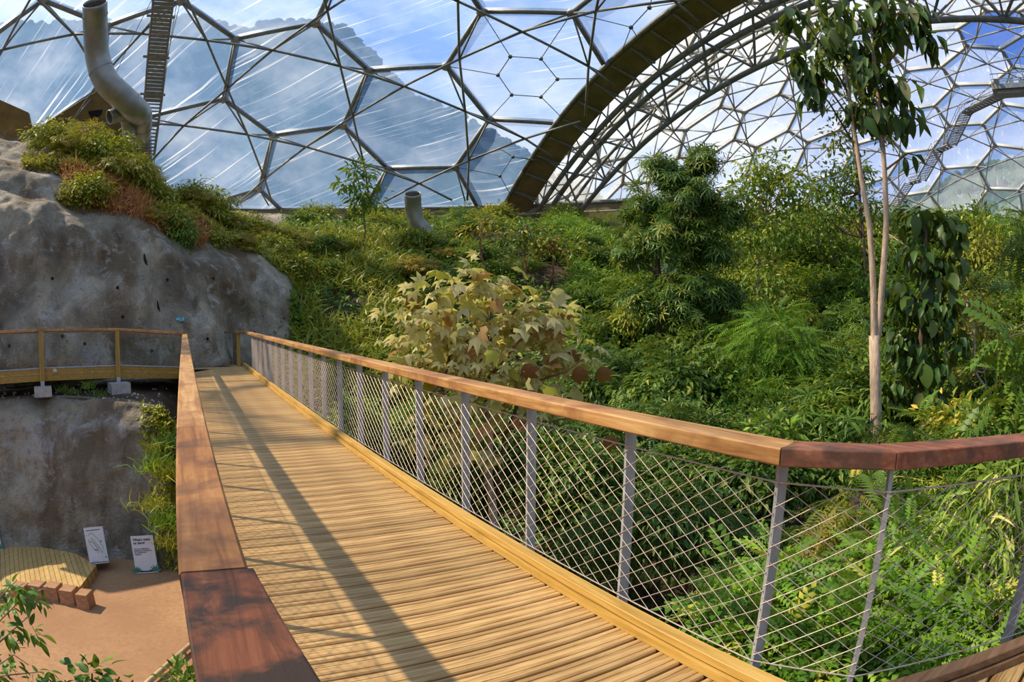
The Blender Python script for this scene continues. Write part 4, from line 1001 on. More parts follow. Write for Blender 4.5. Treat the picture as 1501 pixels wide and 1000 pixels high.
def crown(ells, ncl, per, crad, size, rng, droop=0.3, shell=2.6, outward=0.6, tint=(0.45, 0.2), jitter=0.6):
    """clusters of leaves through a set of ellipsoids [(centre, radii, weight)] -> pos, dir, up, size, tint, cluster centres"""
    W = np.array([e[2] for e in ells], float); W /= W.sum(); which = rng.choice(len(ells), ncl, p=W)
    C = np.array([e[0] for e in ells])[which]; Rd = np.array([e[1] for e in ells])[which]
    u = nrm(rng.normal(size=(ncl, 3))); r = rng.random(ncl) ** (1 / shell)
    lump = 1 + 0.22 * np.sin(u[:, 0] * 5 + C[:, 0]) * np.sin(u[:, 1] * 4.3 + 1) + 0.12 * np.sin(u[:, 2] * 8)
    cc = C + u * Rd * (r * lump)[:, None]
    P = np.repeat(cc, per, 0) + rng.normal(size=(ncl * per, 3)) * crad * np.array([1, 1, 0.7])
    U = np.repeat(u, per, 0); loc = P - np.repeat(cc, per, 0)
    D = U * outward + nrm(loc) * 0.8 + rng.normal(size=P.shape) * jitter * 0.5 + np.array([0, 0, -droop])
    UP = np.array([0, 0, 1.0]) + U * 0.5 + rng.normal(size=P.shape) * 0.35
    S = size * (0.7 + 0.6 * rng.random(len(P)))
    T = np.clip(np.repeat(rng.normal(tint[0], tint[1] * .6, ncl), per) + rng.normal(0, tint[1], len(P)), 0, 1)
    return P, D, UP, S, T, cc
def rel(P, o): return P - np.array(o)
def wander(a, b, n, amp, rng):
    a, b = np.array(a, float), np.array(b, float); L_ = np.linalg.norm(b - a); out = []
    off = np.zeros(3)
    for i in range(n + 1):
        t = i / n; off = off + rng.normal(size=3) * amp * L_ / n
        out.append(a + (b - a) * t + off * math.sin(math.pi * t) ** 0.6)
    return [Vector(p) for p in out]
def tree(name, label, cat, base, top, ells, ncl, per, crad, size, mat, tm=TL, r0=0.12, r1=0.03, bark_=None, nbr=8, seed=1, group=None, amp=0.25, droop=0.3, tint=(0.45, 0.2), shell=2.6, fol='foliage', trunks=None, outward=.6):
    rng = np.random.default_rng(seed); base = Vector(base); bark_ = bark_ or M_BARK
    root = empty(name, base, label, cat, group); O = np.array(base)
    P, D, UP, S, T, cc = crown(ells, ncl, per, crad, size, rng, droop, shell, outward, tint)
    put(fol, leaf_mesh(fol, P - O, D, UP, S, tm, mat, T), root, kind='stuff')
    tl = trunks or [(base, top)]
    allp = []
    for a, b in tl:
        pts = wander(a, b, 8, amp, rng); pts[0] = Vector(a); allp += pts[3:]
        m = MB(); n = len(pts); m.tube([p - base for p in pts], [r0 + (r1 - r0) * (i / (n - 1)) for i in range(n)], 8); m.build('trunk', bark_, root, True)
    for i in range(nbr):
        c = cc[rng.integers(len(cc))]; lo = [p for p in allp if p.z < c[2] + 0.3] or allp
        s = min(lo, key=lambda p: (p - Vector(c)).length + rng.random() * 0.6); pts = wander(s, c, 4, 0.2, rng)
        m = MB(); m.tube([p - base for p in pts], [r1 * 1.1, r1 * .9, r1 * .7, r1 * .5, r1 * .3], 5); m.build('branch', bark_, root, True)
    return root
def gz(p): return Vector((p.x, p.y, ground(p.x, p.y)))
def E(px, py, rho, rx, rz, w=1.0, ry=None):       # an ellipsoid of crown, seen at a pixel, radii in metres
    return (np.array(at(px, py, rho)), np.array([rx, ry or rx, rz]), w)

# ---- named trees of the planted valley
b = gz(at(1003, 640, 21)); tree('palmate_tree', 'dense dark green tree with hand shaped leaf clusters, tallest mass beside the arch', 'tree', b, at(1010, 260, 21), [E(1030, 236, 21, .55, .45, .7), E(988, 255, 21, .65, .5, .8), E(955, 245, 21.3, .4, .3, .3), E(1010, 285, 21, 1.1, .6, 1.3), E(945, 300, 21, .7, .5, .7), E(1066, 310, 21, .6, .5, .6), E(975, 345, 20.6, 1.1, .8, 1.4), E(1035, 360, 21, 1.1, .9, 1.4), E(930, 370, 21.3, .6, .5, .5), E(1010, 430, 20.7, 1.4, 1.0, 1.8), E(960, 440, 21, .9, .7, .8), E(1065, 430, 21.3, .7, .7, .7), E(1010, 520, 20.7, 1.4, 1.1, 1.7), E(960, 560, 21, 1.0, .8, .8), E(1050, 580, 21, 1.1, .9, .9), E(1000, 620, 20.6, 1.4, .9, 1.2)], 640, 9, 0.20, 0.34, LF['dark'], TP, 0.16, 0.04, nbr=12, seed=3, droop=0.8, tint=(0.58, 0.22))
b = gz(at(1125, 600, 25)); tree('slender_tree', 'slender airy tree with pale thin trunk and light yellowish green leaves', 'tree', b, at(1126, 250, 25), [E(1122, 250, 25, 1.3, .8, 1.3), E(1090, 285, 25, .9, .7, .8), E(1160, 280, 25, 1.1, .9, 1.0), E(1130, 330, 25, 1.5, 1.2, 1.5), E(1090, 350, 25, .8, .8, .7), E(1128, 410, 25, 1.2, 1.3, .9)], 320, 9, 0.26, 0.25, LF['mid'], TL, 0.09, 0.03, M_BARKP, 12, 5, droop=0.4, tint=(0.66, 0.22), amp=.12)
b = gz(at(1258, 600, 28)); tree('slender_tree', 'slender tree with spotted grey trunk and small leaved crown behind the forked tree', 'tree', b, at(1252, 215, 28), [E(1215, 268, 28, 1.1, .9, 1), E(1235, 300, 28, 1.4, 1.2, 1.2), E(1205, 325, 28, 1.0, .9, .8), E(1255, 245, 28, .8, .7, .5), E(1280, 310, 28, .9, .9, .5)], 190, 9, 0.28, 0.26, LF['mid'], TL, 0.13, 0.05, M_BARK, 12, 6, droop=0.4, amp=.08)
b = gz(at(1180, 600, 31)); tree('round_crowned_tree', 'broad green tree between the two slender trees, just under the dome line', 'tree', b, at(1185, 330, 31), [E(1190, 345, 31, 2.0, 1.0, 1.5), E(1150, 380, 31, 1.6, 1.3, 1), E(1215, 390, 31, 1.8, 1.5, 1.2)], 300, 10, 0.32, 0.30, LF['mid'], TL, 0.12, 0.04, seed=8)
b = gz(at(1135, 620, 18)); tree('feathery_tree', 'bright feathery fine leaved tree with layered fronds in the middle of the valley', 'tree', b, at(1135, 470, 18), [E(1135, 480, 18, 1.0, .5, 1), E(1110, 515, 18, 1.1, .6, 1), E(1165, 520, 18, 1.0, .7, 1), E(1130, 565, 18, 1.3, .6, 1), E(1185, 575, 18, .8, .6, .7)], 260, 6, 0.22, 0.55, LF['bright'], tmpl_pinnate(11, .05, .2, .35), 0.06, 0.02, nbr=8, seed=9, droop=0.25, tint=(0.3, .15))
b = gz(at(1195, 640, 22)); tree('drooping_tree', 'green tree with drooping leaf tufts left of the pale forked trunk', 'tree', b, at(1240, 470, 22), [E(1245, 480, 22, .9, .7, 1), E(1235, 530, 22, 1.1, 1.0, 1), E(1205, 585, 22, 1.0, .8, .8)], 150, 8, 0.2, 0.34, LF['mid'], TP, 0.07, 0.03, seed=10, droop=.7)
b = gz(at(1425, 640, 17)); tree('thorny_tree', 'open brownish tree with crooked pale branches near the valley edge', 'tree', b, at(1415, 440, 17), [E(1425, 455, 17, 1.1, .8, 1), E(1455, 520, 17, 1.0, .8, 1), E(1420, 560, 17, 1.0, .8, 1), E(1460, 600, 17, 1.0, .6, .8)], 170, 8, 0.26, 0.20, LF['olive'], TL, 0.07, 0.025, M_BARKP, 16, 12, tint=(0.35, .2))
b = gz(at(1470, 560, 30)); tree('round_crowned_tree', 'leafy tree with a sunlit yellowish crown under the far dome edge', 'tree', b, at(1470, 370, 30), [E(1440, 365, 30, 1.6, 1.0, 1), E(1480, 390, 30, 1.8, 1.2, 1), E(1450, 420, 30, 1.8, 1.4, 1)], 300, 9, 0.32, 0.30, LF['yellow'], TL, 0.12, 0.04, seed=14, tint=(.35, .2))
b = gz(at(1545, 560, 16)); tree('palm', 'feathery palm fronds reaching in above the leafy tree at the dome edge', 'palm', b, at(1520, 340, 16), [E(1492, 328, 16, .5, .2, 1), E(1505, 350, 16, .6, .3, 1)], 26, 3, 0.12, .75, LF['dark'], tmpl_pinnate(15, .035, .30, .7), 0.07, 0.03, seed=15, droop=0.5, tint=(.4, .15))
b = gz(at(1520, 700, 10.5)); tree('pinnate_tree', 'glossy tree with large paired leaflets at the edge beyond the red handrail', 'tree', b, at(1512, 470, 10.5), [E(1490, 500, 10.5, .45, .4, 1), E(1490, 560, 10.5, .5, .35, 1), E(1500, 590, 10.5, .4, .4, 1), E(1485, 620, 10.5, .3, .3, .5)], 26, 3, 0.12, 0.62, LF['mid'], tmpl_pinnate(7, .15, .34, .35), 0.05, 0.02, seed=16, droop=0.45, tint=(.45, .2))
# ---- small tree against the dome, and red-stemmed saplings at the foot of the ring wall
b = hill_pt(525, 8.0) if False else gz(at(532, 360, 33)); tree('sapling', 'young tree with pale long leaves standing against the dome panes', 'tree', b, at(520, 262, 33), [E(522, 255, 33, .8, .5, 1), E(505, 268, 33, .5, .35, .5), E(535, 285, 33, .7, .5, .8), E(518, 300, 33, .9, .45, .8), E(555, 300, 33, .6, .5, .4)], 52, 7, 0.25, 0.46, LF['mid'], tmpl_leaf(.3), 0.05, 0.02, nbr=8, seed=17, droop=0.3)
for i, (px, py, pt, sd) in enumerate(((715, 420, 318, 1), (771, 425, 330, 2), (806, 415, 345, 3))):
    b = gz(at(px, py, 29)); tree('red_stemmed_sapling', ['thin red stemmed sapling below the ring wall, nearest the small duct', 'thin red stemmed sapling standing between two others below the ring wall', 'leaning red stemmed sapling nearest the foot of the arch'][i], 'tree', b, at(px + [0, 2, 16][i], pt, 29), [E(px + 2, pt + 8, 29, .9, .4, 1), E(px - 18, pt + 22, 29, .7, .35, .7), E(px + 25, pt + 20, 29, .8, .4, .8)], 34, 7, 0.25, 0.30, LF['olive'] if i != 1 else LF['mid'], TL, 0.07, 0.03, M_BARKR, 6, 20 + i, tint=(.4, .22))

# ---- broad leaved plants whose leaves can be told apart: each leaf an object
def leaf_big(name, w, fold, droop, n=5, lobes=0):
    V = [(0, 0, 0)]; F = []
    if lobes:
        pts = []
        for k in range(lobes * 2 + 1):
            a = -2.5 + 5.0 * k / (lobes * 2); rr = 0.62 if k % 2 else (0.98 if abs(a) < 1.9 else 0.72)
            pts.append((math.sin(a) * rr * .62, 0.42 + math.cos(a) * rr * .58, -droop * (rr ** 2) * (0.6 + .4 * math.cos(a)) + (0.07 if k % 2 else -0.05)))
        V = [(0, 0.36, 0.06)] + pts + [(0, 0, 0.0)]; c = len(pts)
        F = [(0, i + 1, i) if False else (0, i, i + 1) for i in range(1, c)] + [(0, c, c + 1), (0, c + 1, 1)]
    else:
        rows = []
        for k in range(1, n + 1):
            t = k / (n + 1); ww = w * 0.5 * math.sin(math.pi * t ** 0.85) ** 0.8; z = -droop * t * t
            o = len(V); V += [(-ww, t, z + fold * ww * 2), (0, t, z), (ww, t, z + fold * ww * 2)]; rows.append(o)
        V.append((0, 1, -droop)); tip = len(V) - 1; r0_ = rows[0]
        F += [(0, r0_ + 1, r0_), (0, r0_ + 2, r0_ + 1)]
        for a, b2 in zip(rows, rows[1:]): F += [(a, a + 1, b2 + 1, b2), (a + 1, a + 2, b2 + 2, b2 + 1)]
        F += [(rows[-1], rows[-1] + 1, tip), (rows[-1] + 1, rows[-1] + 2, tip)]
    return V, F
def big_leaf_mesh(nm, mat, **k):
    m = MB(); m.add(*leaf_big(nm, **k)); return m.mesh(nm, mat, True)
def mat_from(pos, yd, up, s):
    yd = Vector(yd).normalized(); up = Vector(up); up = (up - yd * up.dot(yd)); up = up.normalized() if up.length > 1e-4 else yd.orthogonal(); xd = yd.cross(up)
    M = Matrix((xd * s, yd * s, up * s)).transposed().to_4x4(); M.translation = pos; return M
def put_leaf(me, root, pos, yd, up, s, nm='leaf'):
    o = bpy.data.objects.new(nm, me); COL.objects.link(o); o.parent = root
    o.matrix_local = mat_from(Vector(pos) - root.location, yd, up, s); return o
def scatter_leaves(root, mes, ells, n, size, rng, droop=0.8, outward=.5, shell=2.2, upk=0.6, flat=0.35):
    P, D, UP, S, T, cc = crown(ells, n, 1, 0.02, size, rng, droop, shell, outward)
    for i in range(n):
        put_leaf(mes[i % len(mes)], root, P[i], D[i], UP[i] + np.array([0, 0, upk]), S[i])
    return P
def stem(root, pts, r, mat, nm='stem', n=7):
    m = MB(); pts = [Vector(p) - root.location for p in pts]; k = len(pts)
    m.tube(pts, [r[0] + (r[1] - r[0]) * i / (k - 1) for i in range(k)], n); return m.build(nm, mat, root, True)

# withering broad-leaved tree close behind the cable net
rng = np.random.default_rng(40); RW = 9.0
b = gz(at(722, 800, RW)); wt_ = empty('withering_tree', b, 'withering tree with large cream and yellow lobed leaves just behind the railing', 'tree')
f0 = at(716, 700, RW); f1 = at(712, 545, RW + .1)
stem(wt_, [b, at(725, 790, RW), at(722, 740, RW), f0, at(718, 640, RW), at(712, 590, RW)], (0.075, 0.05), M_BARKP, 'trunk')
stem(wt_, [f0 + Vector((.1, .1, -.5)), at(740, 640, RW), at(760, 590, RW - .1), at(790, 530, RW)], (0.035, 0.018), M_BARK, 'branch')
for tips in ([(712, 590), (706, 520), (690, 440), (668, 410)], [(708, 540), (716, 490), (722, 440), (720, 415)], [(706, 530), (660, 500), (640, 530), (600, 545)], [(712, 560), (760, 500), (800, 480), (845, 500)], [(706, 520), (650, 470), (620, 455), (605, 440)], [(716, 500), (760, 450), (800, 430)], [(712, 580), (780, 560), (830, 545), (862, 520)], [(660, 520), (650, 560), (620, 590)], [(720, 640), (770, 620), (850, 612), (900, 612)], [(708, 600), (670, 620), (640, 650), (620, 690)]):
    stem(wt_, [at(x, y, RW + R.uniform(-.5, .5) * (i > 0)) for i, (x, y) in enumerate(tips)], (0.028, 0.008), M_BARKR if len(tips) > 3 else M_BARK, 'branch', 6)
wl = [big_leaf_mesh('leaf', LF['cream'], w=1, fold=.1, droop=d, lobes=l) for d, l in ((.35, 5), (.5, 4), (.65, 5), (.3, 3))]
ew = [E(690, 430, RW, .75, .35, 1.2), E(640, 470, RW, .65, .45, 1), E(720, 480, RW, .9, .5, 1.2), E(785, 455, RW, .7, .4, 1), E(815, 500, RW, .55, .45, .9), E(750, 540, RW, 1.1, .45, 1.4), E(660, 545, RW, .9, .45, 1), E(620, 520, RW, .5, .5, .5), E(740, 585, RW, .7, .3, .7), E(635, 640, RW, .45, .5, .45), E(690, 600, RW, .6, .4, .5), E(680, 650, RW, .5, .4, .5)]
scatter_leaves(wt_, wl, ew, 292, 0.25, rng, droop=0.45, outward=.5, upk=1.0)
P, D, UP, S, T, cc = crown(ew, 90, 6, .14, .17, np.random.default_rng(45), .35, 2.6, .5, (.5, .14))
put('foliage', leaf_mesh('foliage', P - np.array(b), D, UP, S, tmpl_palmate(5, .42, .3, 1.7), LF['cream_small'], T), wt_, kind='stuff')
for (x, y, dd) in ((845, 550, -.4), (600, 445, 0), (822, 470, .1), (835, 525, 0), (770, 545, -.6), (880, 550, -.2), (890, 650, -.3)):
    put_leaf(big_leaf_mesh('leaf', LF['rust'], w=1, fold=.1, droop=.35, lobes=5) if x > 0 else None, wt_, at(x, y - 12, RW + dd), (.35, -.2, -1), (-.6, -1, .5), 0.27)['label'] = 'rusty brown curled leaf'

# tall forked tree with pale trunk and drooping broad leaves
RT = 14.0; b = gz(at(1283, 700, RT)); ft = empty('forked_tree', b, 'tall pale forked trunk tree with large drooping leaves high against the dome', 'tree')
fk = at(1281, 492, RT)
stem(ft, [b, at(1284, 640, RT), at(1283, 560, RT), fk], (0.15, 0.125), M_BARKP, 'trunk', 10)
stem(ft, [fk + Vector((0, 0, -.35)), fk, at(1279, 400, RT), at(1274, 330, RT), at(1262, 260, RT), at(1250, 180, RT), at(1240, 110, RT), at(1232, 60, RT)], (0.09, 0.035), M_BARKP, 'trunk', 9)
stem(ft, [fk + Vector((0, 0, -.35)), fk + Vector((0.12, 0, 0.1)), at(1292, 430, RT), at(1299, 330, RT), at(1297, 260, RT), at(1290, 170, RT), at(1280, 80, RT), at(1275, 0, RT)], (0.10, 0.035), M_BARKP, 'trunk', 9)
for tips in ([(1250, 180), (1215, 130), (1180, 90)], [(1245, 140), (1200, 60), (1160, 0)], [(1290, 170), (1320, 130), (1335, 115)], [(1285, 110), (1330, 60), (1345, 0)], [(1262, 230), (1215, 150), (1195, 130)], [(1292, 200), (1320, 170), (1330, 165)], [(1297, 250), (1330, 225), (1345, 228)], [(1280, 60), (1300, 20), (1350, 20)]):
    stem(ft, [at(x, y, RT + R.uniform(-.6, .6) * (i > 0)) for i, (x, y) in enumerate(tips)], (0.03, 0.012), M_BARK, 'branch', 6)
bl = [big_leaf_mesh('leaf', LF['big'], w=w, fold=.18, droop=d) for w, d in ((.40, .22), (.44, .12), (.36, .3))]
et = [E(1250, 75, RT, .9, .7, 1.3), E(1215, 55, RT, .55, .5, .6), E(1190, 100, RT, .35, .4, .5), E(1165, 75, RT, .3, .35, .35), E(1150, 20, RT, .35, .3, .35), E(1195, 140, RT, .25, .35, .35), E(1270, 110, RT, .7, .5, 1.1), E(1310, 120, RT, .55, .35, .8), E(1320, 165, RT, .45, .35, .7), E(1270, 160, RT, .5, .4, .7), E(1345, 25, RT, .35, .5, .7), E(1360, 55, RT, .3, .25, .35), E(1300, 10, RT, .9, .5, .9), E(1230, 10, RT, .9, .5, .9), E(1295, 40, RT, .5, .5, .6), E(1335, 230, RT, .28, .12, .14)]
scatter_leaves(ft, bl, et, 300, 0.52, np.random.default_rng(41), droop=1.7, outward=.35, shell=2, upk=.2)
P, D, UP, S, T, cc = crown(et, 230, 1, .02, .5, np.random.default_rng(44), 1.3, 2, .35)
put('foliage', leaf_mesh('foliage', P - np.array(b), D, UP, S, tmpl_leaf(.46, .15, .25), LF['dark'], T * .6), ft, kind='stuff')
rng = np.random.default_rng(42); P, D, UP, S, T, cc = crown([E(1258, 150, RT + .3, .7, .8, 1), E(1285, 190, RT + .3, .7, .5, .7), E(1230, 200, RT + .3, .3, .3, .3), E(1250, 90, RT + .3, .9, .6, .6)], 90, 9, .15, .13, rng)
put('foliage', leaf_mesh('foliage', P - np.array(b), D, UP, S, TL, LF['yellow'], T * .7), ft, kind='stuff')

# climber on a dark trunk with hanging heart-shaped leaves
RC_ = 15.0; b = gz(at(1352, 680, RC_)); cl = empty('climber_tree', b, 'dark trunk hung with large drooping heart shaped climber leaves beside the forked trunk', 'tree')
stem(cl, [b, at(1352, 600, RC_), at(1350, 500, RC_), at(1355, 400, RC_), at(1358, 330, RC_)], (0.10, 0.05), M_BARK, 'trunk', 8)
stem(cl, [at(1352, 380, RC_), at(1320, 355, RC_), at(1302, 343, RC_)], (0.03, 0.015), M_BARKP, 'branch', 6)
ec = [E(1360, 320, RC_, .7, .22, 1.2), E(1392, 330, RC_, .4, .3, .5), E(1345, 375, RC_, .55, .4, .8), E(1375, 395, RC_, .5, .5, .9), E(1335, 440, RC_, .6, .4, 1), E(1370, 455, RC_, .55, .4, .8), E(1340, 500, RC_, .55, .4, .9), E(1365, 530, RC_, .5, .4, .8), E(1350, 575, RC_, .6, .35, .8), E(1318, 500, RC_, .3, .4, .4), E(1318, 420, RC_, .25, .3, .3), E(1395, 440, RC_, .3, .4, .4)]
hl = [big_leaf_mesh('leaf', LF['big'], w=w, fold=.12, droop=d) for w, d in ((.62, .25), (.56, .4), (.66, .15))]
ec += [E(1400, 375, RC_, .35, .4, .6), E(1405, 500, RC_, .3, .35, .5), E(1318, 560, RC_, .3, .35, .4), E(1385, 590, RC_, .3, .3, .4)]
P, D, UP, S, T, cc = crown(ec, 90, 6, .16, .30, np.random.default_rng(46), 1.1, 2.4, .5)
put('foliage', leaf_mesh('foliage', P - np.array(b), D, UP, S, tmpl_leaf(.5, .12, .25), LF['dark'], T * .7), cl, kind='stuff')
scatter_leaves(cl, hl, ec, 296, 0.44, np.random.default_rng(43), droop=1.2, outward=.5, upk=.1, shell=2.4)

# ---- fresh palmate shrubs, little palms and others behind the handrail corner
def small_shrub(nm, label, px, py, rho, rx, rz, n, per, size, mat, tm, seed, droop=.4, group=None, tint=(.45, .2), rad=.15):
    c = at(px, py, rho); b = gz(c); b.z = min(b.z, c.z - rz); return tree(nm, label, 'shrub', b, c, [(np.array(c), np.array([rx, rx, rz]), 1)], n, per, rad, size, mat, tm, 0.035, 0.015, nbr=6, seed=seed, droop=droop, group=group, tint=tint)
small_shrub('palmate_shrub', 'shrub with drooping star shaped leaves below the slender trunk, above the handrail', 1215, 612, 13, .55, .45, 40, 4, .38, LF['mid'], TP, 50, .8)
small_shrub('fresh_shrub', 'bright pale green shrub with rounded leaves seen over the golden handrail', 1142, 632, 12, .45, .28, 44, 4, .22, LF['bright'], TL, 51, .2, None, (.7, .15))
small_shrub('palm_shrub', 'small fan palm at the foot of the forked tree behind the handrail', 1290, 648, 11, .40, .25, 12, 3, .62, LF['dark'], tmpl_pinnate(13, .05, .3, .5), 52, .5)
small_shrub('palm_shrub', 'small arching palm beside the foot of the dark climber trunk', 1345, 635, 11.5, .45, .25, 12, 3, .65, LF['mid'], tmpl_pinnate(13, .05, .3, .5), 53, .5)
small_shrub('pale_shrub', 'pale silvery shrub behind the red handrail', 1400, 615, 12.5, .7, .35, 90, 6, .20, LF['yellow'], TL, 54, .2, None, (.6, .25))
small_shrub('round_shrub', 'dark green shrub in the dip to the side of the pale silvery shrub', 1440, 640, 11, .6, .4, 80, 6, .18, LF['mid'], TL, 55, .3)

# ---- big bush and bamboo just outside the corner of the railing
b = gz(at(1150, 1000, 4.6)); tree('paired_leaf_bush', 'bush of small paired green leaves right outside the cable net by the corner', 'bush', b, at(1150, 890, 4.6), [E(1130, 880, 4.7, .5, .35, 1), E(1180, 930, 4.4, .6, .35, 1.2), E(1080, 930, 4.6, .4, .3, .7), E(1240, 960, 4.1, .5, .3, 1), E(1300, 930, 4.2, .4, .35, .8)], 300, 3, .11, .26, LF['bright'], tmpl_pinnate(6, .17, .30, .3), 0.03, 0.012, nbr=10, seed=60, droop=.25, tint=(.42, .22))
b = gz(at(1330, 960, 4.6)); tree('fern_bush', 'low bright fern like bush under the bamboo beyond the railing corner', 'bush', b, at(1340, 930, 4.6), [E(1330, 850, 5.0, .45, .3, 1), E(1380, 930, 4.2, .5, .35, 1), E(1440, 950, 3.9, .45, .3, .8), E(1400, 880, 4.6, .4, .3, .7)], 210, 3, .12, .28, LF['bright'], tmpl_pinnate(8, .12, .26, .3), 0.03, 0.012, nbr=8, seed=61, droop=.25, tint=(.5, .22))
b = gz(at(1440, 960, 5.0)); bam = empty('bamboo', b, 'bamboo clump with long striped narrow leaves beyond the red handrail', 'bamboo')
rng = np.random.default_rng(62)
eb = [E(1445, 720, 5.2, .40, .22, 1), E(1480, 700, 5.2, .30, .25, .8), E(1440, 790, 5.0, .42, .28, 1.2), E(1480, 800, 4.9, .35, .3, 1), E(1420, 850, 4.8, .35, .25, .8), E(1460, 890, 4.6, .4, .25, .9), E(1380, 790, 5.2, .3, .25, .5), E(1340, 790, 5.3, .25, .2, .35), E(1500, 860, 4.6, .3, .3, .8)]
bm = [big_leaf_mesh('leaf', LF['bamboo_one'], w=w, fold=.1, droop=d, n=3) for w, d in ((.13, .3), (.15, .18), (.12, .45))]
P, D, UP, S, T, cc = crown(eb, 46, 6, .07, .26, rng, .45, 2.2, .6)
for i in range(270): put_leaf(bm[i % 3], bam, P[i], D[i] + np.array([-.1, 0, 0]), UP[i], S[i])
P, D, UP, S, T, cc2 = crown(eb, 150, 7, .08, .22, rng, .5, 3, .6)
put('foliage', leaf_mesh('foliage', P - np.array(b), D, UP, S, tmpl_leaf(.13, .02, .3), LF['bamboo'], T), bam, kind='stuff')
for i in range(9):
    c = cc[rng.integers(len(cc))]; stem(bam, wander(b + Vector((rng.normal() * .2, rng.normal() * .2, 0)), c, 5, .12, rng), (0.018, 0.006), M_PINEX, 'cane', 6)
stem(bam, [at(1428, 795, 4.6), at(1450, 830, 4.6), at(1469, 860, 4.6)], (0.007, 0.007), M_BARKR, 'cane', 5)
b = gz(at(1255, 800, 8)); tree('dry_palm', 'palm with withered hanging straw coloured fronds below the handrail corner', 'palm', b, at(1255, 740, 8), [E(1265, 755, 8, .45, .28, 1), E(1240, 790, 8, .4, .3, 1)], 26, 3, .1, .62, LF['olive'], tmpl_pinnate(13, .05, .26, .6), 0.09, 0.05, nbr=4, seed=63, droop=.9, tint=(.55, .2))
b = gz(at(1290, 760, 7.4)); tree('palm', 'fresh spiky palm leaves behind the post at the railing corner', 'palm', b, at(1285, 765, 7.4), [E(1280, 765, 7.4, .35, .22, 1), E(1330, 800, 7.0, .4, .25, 1)], 24, 3, .1, .55, LF['bamboo'], tmpl_pinnate(11, .06, .4, .35), 0.05, 0.03, nbr=3, seed=64, droop=.2, tint=(.35, .15))

# ---- understory filling the valley
PR = []
def proto(seed, tm, size, ncl, per, crad, droop, mats):
    rng = np.random.default_rng(seed); P, D, UP, S, T, cc = crown([(np.array([0, 0, .1]), np.array([1, 1, .8]), 1.6), (np.array([.5, .3, .45]), np.array([.55, .55, .45]), .6), (np.array([-.55, -.2, .25]), np.array([.55, .55, .5]), .6), (np.array([0, -.5, .5]), np.array([.5, .5, .4]), .5)], ncl, per, crad, size, rng, droop, 3.0)
    return [leaf_mesh('foliage', P, D, UP, S, tm, LF[k], np.clip(T + s, 0, 1)) for k, s in mats]
PR += proto(101, TL, .17, 300, 9, .13, .45, [('dark', .1), ('mid', 0), ('yellow', -.1)])
PR += proto(102, TP, .22, 210, 5, .14, .8, [('dark', .1), ('mid', .05), ('olive', .1)])
PR += proto(103, tmpl_leaf(.3, .08, .3), .22, 230, 8, .14, .7, [('mid', .1), ('dark', .15), ('yellow', 0)])
PR += proto(104, tmpl_pinnate(8, .09, .2, .35), .42, 210, 3, .12, .45, [('mid', 0), ('bright', -.05), ('dark', .15)])
stem_proto = MB(); stem_proto.tube([(0, 0, -1.6), (0.05, 0.02, -.6), (-0.03, 0.03, .3)], [.05, .04, .02], 6); STP = stem_proto.mesh('trunk', M_BARK, True)
def inst(name, label, cat, group, c, s, me, sz=None, rz=0.0, trunk=True):
    c = Vector(c); g = ground(c.x, c.y); base = Vector((c.x, c.y, min(g, c.z - s * .5)))
    root = empty(name, base, label, cat, group)
    o = put('foliage', me, root, c - base, 'stuff'); o.scale = (s, s, s * (sz or .85)); o.rotation_euler = (0, 0, rz)
    if trunk and c.z - base.z > .3:
        t = put('trunk', STP, root, Vector((0, 0, 0))); h = c.z - base.z + s * .4; k = h / 1.9; t.location = (0, 0, 1.6 * k - 0.05); t.scale = (max(.8, s * .8), max(.8, s * .8), k)
    return root
RI = random.Random(5)
UL, UG = 'leafy green understory tree in the dense planted valley past the railing', 'understory trees of the valley'
rows = [  # (rho, px range, py top, py step jitter, scale)
 (44, 960, 1560, 350, 46, 2.1), (38, 1040, 1570, 372, 44, 1.9), (33, 1030, 1560, 405, 46, 1.7), (28, 900, 1560, 450, 44, 1.55), (24, 880, 1560, 500, 44, 1.4), (20, 860, 1560, 550, 46, 1.25), (17, 860, 1550, 600, 48, 1.1), (14, 850, 1540, 655, 52, .95), (11.5, 830, 1540, 715, 60, .85), (9, 860, 1400, 805, 80, .66), (7.2, 1040, 1280, 880, 84, .60)]
RN_ = {44: 'in the farthest row', 38: 'in the second farthest row', 33: 'in the third farthest row', 28: 'level with the slender trees', 24: 'in the middle distance', 20: 'level with the hand leaved tree', 17: 'level with the feathery tree', 14: 'level with the forked tree', 11.5: 'below the forked tree', 9: 'just past the cable net', 7.2: 'close outside the cable net'}
LM_ = [(930, 'by the arch foot'), (1010, 'by the hand leaved tree'), (1080, 'between hand leaved and slender trees'), (1140, 'by the pale slender tree'), (1210, 'by the spotted trunk'), (1285, 'by the forked trunk'), (1350, 'by the climber trunk'), (1420, 'by the thorny tree'), (1490, 'by the frame edge')]
def under_label(rho, x, mn, me):
    col = {'leaf_dark_green': 'dark green', 'leaf_mid_green': 'mid green', 'leaf_yellow_green': 'yellowish', 'leaf_olive': 'olive', 'leaf_bright_green': 'bright green'}.get(mn, 'green')
    return col + ' tree ' + RN_[rho] + ', ' + min(LM_, key=lambda l: abs(l[0] - x))[1]
cnt = 0
